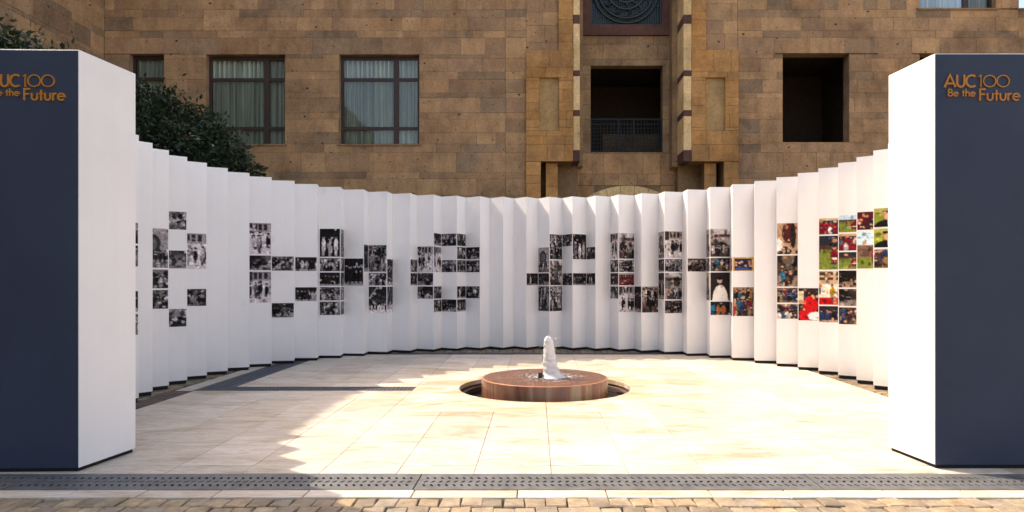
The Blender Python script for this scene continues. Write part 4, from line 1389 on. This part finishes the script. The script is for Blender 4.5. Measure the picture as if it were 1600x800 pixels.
        pm.face([(a, y - .03, d), (b, y - .03, d), (b, y + .07, d), (a, y + .07, d)]); pm.face([(a, y - .03, c), (b, y - .03, c), (b, y + .07, c), (a, y + .07, c)])
        pm.face([(a, y + .068, c), (b, y + .068, c), (b, y + .068, d), (a, y + .068, d)])
        pm.build('sunk_panel', M['ochre'], root)
        u0, u1 = f(872.5, 895.6)
        stones('pier_stone', pX(u0), pX(u1), pZ(77.5), BTOP, y + .03, OCHRE)
        l0, l1 = f(822, 845)
        stones('pier_stone', pX(l0), pX(l1), pZ(400), pZ(252.5), y, OCHRE)
        c0, c1 = f(853, 872)
        stones('pier_stone', pX(c0), pX(c1), pZ(400), pZ(252.5), y + .3, OCHRE)
        # pier side and shoulder returns
        rt = MB(); rt.col = (0.43, 0.275, 0.13)
        ox = pX(q0 if side == 0 else q1)
        rt.face([(ox, y - .02, -0.1), (ox, D0 + .05, -0.1), (ox, D0 + .05, pZ(78)), (ox, y - .02, pZ(78))])
        rt.face([(pX(q0), y - .02, pZ(78)), (pX(q1), y - .02, pZ(78)), (pX(q1), y + .1, pZ(78)), (pX(q0), y + .1, pZ(78))])
        # the wall beside the upper, narrower pier
        rt.build('pier_return', M['ochre'], root)
        s0, s1 = f(822, 872.3)
        stones('pier_stone', pX(s0), pX(s1), pZ(77), BTOP, D0 + 0.03, TUFF, rowh=.42, wmin=.4, wmax=.9, mat='tuff')
        # striped corner: pale and dark red stones stacked
        g0, g1 = f(895.8, 906)
        bands = [(-140, -110, 1), (-110, -75, 0), (-75, -62, 1), (-62, -20, 0), (-20, 23, 0), (23, 37, 1), (37, 75, 0), (75, 110, 0), (110, 119, 1), (119, 146, 0), (146, 172, 0), (172, 181.5, 1), (181.5, 208, 0), (208, 234.5, 0), (234.5, 252, 1)]
        if side: g0, g1 = 1068, 1080.4
        for (t0, t1, dark) in bands:
            z1, z0 = min(BTOP, pZ(t0)), pZ(t1)
            if z1 - z0 < .03: continue
            mb = MB(); mb.col = random.choice(MAROON) if dark else vary(YELLOW, .93, 1.06)
            bm_ = .004
            mb.box(pX(g0) + bm_, pX(g1) - bm_, y - .035 - (.004 if dark else 0), YP + .92, z0 + .0025, z1 - .0025)
            mb.build('striped_stone', M['ochre'], root)
        # plain jamb behind the striped corner
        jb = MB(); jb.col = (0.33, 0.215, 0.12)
        if side == 0: jb.box(pX(g0) - .01, pX(g1) + .16, YP + .93, YR, pZ(252), BTOP)
        else: jb.box(pX(g0) - .16, pX(g1) + .01, YP + .93, YR, pZ(252), BTOP)
        jb.build('jamb', M['tuff'], root)
    # recessed wall
    o1 = (rX(922.8), rX(1035), rZ(238), rZ(103)); o2 = (rX(922.8), rX(1033.5), rZ(40.3), BTOP + .5)
    aX, aZ, aR, aI = rX(980), rZ(290.6) - 2.63, 2.63, 2.22
    fr_out = (rX(908), rX(1050), rZ(56.5), BTOP + .6)
    bx0, bx1 = pX(844), pX(2 * 988.1 - 844)
    door = (aX - 2.63, aX + 2.63, -0.2, aZ + 2.63)
    sh = MB(); sh.col = JOINT
    sheet(bx0, bx1, -0.1, BTOP, [o1, o2, (aX - 2.1, aX + 2.1, -0.2, aZ + .7)], lambda x, z: (x, YR + .001, z), sh); sh.build('bay_wall', M['tuff'], root, recalc=False)
    stones('bay_stone', bx0, bx1, rZ(290), rZ(240), YR, TUFF, [], rowh=.62, wmin=.35, wmax=.75, mat='tuff')
    stones('bay_stone', bx0, aX - 1.1, rZ(345), rZ(290.5), YR, TUFF, [], rowh=.5, wmin=.4, wmax=.9, d=.02, mat='tuff')
    stones('bay_stone', aX + 1.1, bx1, rZ(345), rZ(290.5), YR, TUFF, [], rowh=.5, wmin=.4, wmax=.9, d=.02, mat='tuff')
    stones('bay_stone', rX(900), rX(1060), rZ(240), rZ(56.5), YR, [(0.34, 0.225, 0.13), (0.36, 0.235, 0.13), (0.31, 0.205, 0.125)], [o1], rowh=.5, wmin=.5, wmax=1.1, mat='tuff')
    # arch of pale voussoirs
    nv = 17
    for i in range(nv):
        t0, t1 = math.pi * i / nv + .003, math.pi * (i + 1) / nv - .003
        mb = MB(); mb.col = vary(YELLOW, .9, 1.02)
        m = 4
        for k in range(m):
            a0, a1 = t0 + (t1 - t0) * k / m, t0 + (t1 - t0) * (k + 1) / m
            Pq = lambda r, a, y: (aX + r * math.cos(a), y, aZ + r * math.sin(a))
            yf = YR - .06
            mb.face([Pq(aI, a0, yf), Pq(aR, a0, yf), Pq(aR, a1, yf), Pq(aI, a1, yf)]); mb.face([Pq(aR, a0, yf), Pq(aR, a0, YR), Pq(aR, a1, YR), Pq(aR, a1, yf)]); mb.face([Pq(aI, a1, yf), Pq(aI, a1, YR + .3), Pq(aI, a0, YR + .3), Pq(aI, a0, yf)])
        mb.build('arch_stone', M['ochre'], root)
    # dark opening with railing
    op = empty('opening', (0, 0, 0)); op.parent = root
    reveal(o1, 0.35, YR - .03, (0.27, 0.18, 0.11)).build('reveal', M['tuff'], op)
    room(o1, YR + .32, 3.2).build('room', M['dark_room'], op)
    par = MB(); par.col = (0.16, 0.105, 0.06)
    par.box(o1[0] + .55, o1[1] + .2, YR + 1.6, YR + 1.8, o1[2], o1[2] + .95); par.build('inner_parapet', M['tuff'], op)
    def bars(name, X0, X1, Z0, Z1, y, parent):
        mb = MB(); t = .022
        mb.box(X0, X1, y, y + .05, Z1 - .05, Z1); mb.box(X0, X1, y + .005, y + .045, Z0 + .03, Z0 + .07)
        mb.box(X0, X1, y + .008, y + .04, Z1 - .2, Z1 - .17)
        n = int((X1 - X0) / .11)
        for i in range(n + 1):
            x = X0 + (X1 - X0) * i / n
            mb.box(x - t / 2, x + t / 2, y + .012, y + .036, Z0 + .03, Z1 - .05)
        for k in range(1, 7):
            z = Z0 + .07 + (Z1 - .2 - Z0 - .07) * k / 7
            mb.box(X0, X1, y + .014, y + .03, z - .008, z + .008)
        xm = (X0 + X1) / 2
        for x in (X0 + .02, xm - .25, xm + .25, X1 - .02): mb.box(x - .022, x + .022, y - .004, y + .054, Z0, Z1 + .001)
        for s in (-1, 1):
            mb.tube([(xm - s * .24, y + .02, Z0 + .08), (xm + s * .24, y + .02, Z1 - .2)], .012, 5)
        mb.build(name, M['iron'], parent)
    bars('railing', o1[0] + .01, o1[1] - .01, o1[2] + .01, rZ(184), YR + .1, op)
    # upper window with a round-patterned iron screen in a dark red frame
    up = empty('screened_window', (0, 0, 0)); up.parent = root
    mb = MB(); mb.col = MAROON[0]; y0 = YR - .12
    mb.box(fr_out[0], o2[0], y0, YR + .2, fr_out[2], BTOP - .02); mb.box(o2[1], fr_out[1], y0, YR + .2, fr_out[2], BTOP - .02); mb.box(o2[0], o2[1], y0 + .002, YR + .2, fr_out[2], o2[2])
    mb.build('frame', M['ochre'], up)
    a, b, c = o2[0], o2[1], o2[2]
    gm = MB(); yg = YR - .02
    gm.box(a, b, yg, yg + .05, c, c + .05); gm.box(a, a + .05, yg, yg + .05, c + .05, BTOP - .03); gm.box(b - .05, b, yg, yg + .05, c + .05, BTOP - .03)
    n = int((b - a - .1) / .075)
    for i in range(1, n): x = a + .05 + (b - a - .1) * i / n; gm.box(x - .012, x + .012, yg + .012, yg + .03, c + .05, BTOP - .03)
    z = c + .12
    while z < BTOP - .1: gm.box(a + .05, b - .05, yg + .014, yg + .028, z - .012, z + .012); z += .075
    xm = (a + b) / 2; zm = c + .08 + 1.08
    for r in (1.08, .92, .62, .4):
        gm.tube([(xm + r * math.cos(2 * math.pi * k / 40), yg - .035, zm + r * math.sin(2 * math.pi * k / 40)) for k in range(41)], .042, 6, False)
    for k in range(12):
        t = 2 * math.pi * k / 12
        gm.tube([(xm + .4 * math.cos(t), yg - .035, zm + .4 * math.sin(t)), (xm + .76 * math.cos(t + .2), yg - .035, zm + .76 * math.sin(t + .2)), (xm + .9 * math.cos(t), yg - .035, zm + .9 * math.sin(t))], .034, 5)
    gm.build('iron_screen', M['screen'], up)
    gl = MB(); gl.face([(a, YR + .12, c), (b, YR + .12, c), (b, YR + .12, BTOP - .02), (a, YR + .12, BTOP - .02)]); gl.build('pane', M['glass'], up)
    room((a, b, c, BTOP - .4), YR + .2, 2.0).build('room', M['dark_room'], up)
building()

# =================================================================== trees
def tree(name, label, base, crown, radii, nleaf, seed, lobes=9, leaf=0.11):
    rg = np.random.default_rng(seed); rs = random.Random(seed)
    root = empty(name, base)
    tag(root, label, 'tree', 'evergreen trees outside the folded wall')
    bx, by, bz = base; cx, cy, cz = crown; rx, ry, rz = radii
    tr = MB()
    tr.tube([(bx, by, -.03), (bx + .04, by, .5), (bx - .03, by + .03, 1.2), (cx, cy, cz - rz * .5), (cx, cy, cz)], [.19, .15, .13, .1, .05], 10)
    tr.build('trunk', M['bark'], root, smooth=True)
    lb = MB()
    for i in range(9):
        t = 2 * math.pi * i / 9 + rs.uniform(-.3, .3); e = rs.uniform(.1, 1.1)
        z0 = cz - rz * rs.uniform(.25, .7)
        p1 = (cx + rx * .55 * math.cos(t) * math.cos(e), cy + ry * .55 * math.sin(t) * math.cos(e), z0 + rz * .5 * math.sin(e) + .2)
        p2 = (cx + rx * .9 * math.cos(t) * math.cos(e), cy + ry * .9 * math.sin(t) * math.cos(e), z0 + rz * .95 * math.sin(e) + .25)
        lb.tube([(cx, cy, z0 - .15), p1, p2], [.055, .035, .012], 6)
    lb.build('limbs', M['bark'], root, smooth=True)
    # crown: clumps on an uneven ellipsoid, each a spray of leaves
    ncl = nleaf // 26
    d = rg.normal(size=(ncl, 3)); d /= np.linalg.norm(d, axis=1, keepdims=True)
    d[:, 2] = np.where(d[:, 2] < -.55, -d[:, 2] * .5, d[:, 2])
    ld = rg.normal(size=(lobes, 3)); ld /= np.linalg.norm(ld, axis=1, keepdims=True); la = rg.uniform(-.1, .16, lobes)
    bumpv = np.ones(ncl)
    for q in range(lobes): bumpv += la[q] * np.exp((d @ ld[q] - 1) * 5)
    rad = bumpv * (rg.uniform(.0, 1, ncl) ** .2) * (1 + rg.normal(0, .035, ncl))
    cen = np.array([cx, cy, cz]) + d * rad[:, None] * np.array([rx, ry, rz])
    cen = np.repeat(cen, 26, 0); dd = np.repeat(d, 26, 0); n = len(cen)
    pos = cen + rg.normal(0, .13, (n, 3))
    ax = dd * .55 + rg.normal(0, .75, (n, 3)) + np.array([0, 0, -.15]); ax /= np.linalg.norm(ax, axis=1, keepdims=True)
    sd = np.cross(ax, rg.normal(size=(n, 3))); sd /= np.linalg.norm(sd, axis=1, keepdims=True)
    nn = np.cross(ax, sd)
    ln = leaf * rg.uniform(.7, 1.35, n)[:, None]; wd = ln * .42
    v = np.empty((n, 6, 3))
    v[:, 0] = pos; v[:, 1] = pos + ax * ln * .4 + sd * wd * .5 + nn * ln * .06; v[:, 2] = pos + ax * ln * .45; v[:, 3] = pos + ax * ln * .4 - sd * wd * .5 + nn * ln * .06
    v[:, 4] = pos + ax * ln; v[:, 5] = pos + ax * ln * .45
    idx = np.arange(n)[:, None] * 6
    tri = np.concatenate([idx + np.array([0, 1, 2]), idx + np.array([1, 4, 2]), idx + np.array([0, 2, 3]), idx + np.array([2, 4, 3])], 1).reshape(-1, 3)
    me = bpy.data.meshes.new('crown')
    me.vertices.add(n * 6); me.vertices.foreach_set('co', v.reshape(-1))
    me.loops.add(len(tri) * 3); me.loops.foreach_set('vertex_index', tri.reshape(-1).astype(np.int32))
    me.polygons.add(len(tri)); me.polygons.foreach_set('loop_start', np.arange(len(tri), dtype=np.int32) * 3)
    me.update(calc_edges=True)
    tone = np.array([.018, .036, .02]) * rg.uniform(.6, 1.55, (n, 1)) + rg.uniform(0, .012, (n, 3)) * np.array([1, .9, .3])
    col = np.ones((n, 6, 4)); col[:, :, :3] = tone[:, None, :]
    ca = me.color_attributes.new('tone', 'FLOAT_COLOR', 'POINT'); ca.data.foreach_set('color', col.reshape(-1).astype(np.float32))
    o = link('crown', me, M['leaf'], root)
    return root
tree('evergreen_tree', 'round dark evergreen tree rising behind the folded wall, in front of the left windows', (-9.2, 16.4, 0), (-9.6, 16.3, 3.6), (2.7, 2.0, 2.4), 32000, 5, leaf=0.15)
tree('evergreen_tree', 'dark evergreen tree whose top shows above the left pillar', (-8.7, 10.9, 0), (-8.95, 10.9, 3.75), (1.6, 1.5, 1.72), 20000, 9, leaf=0.13)
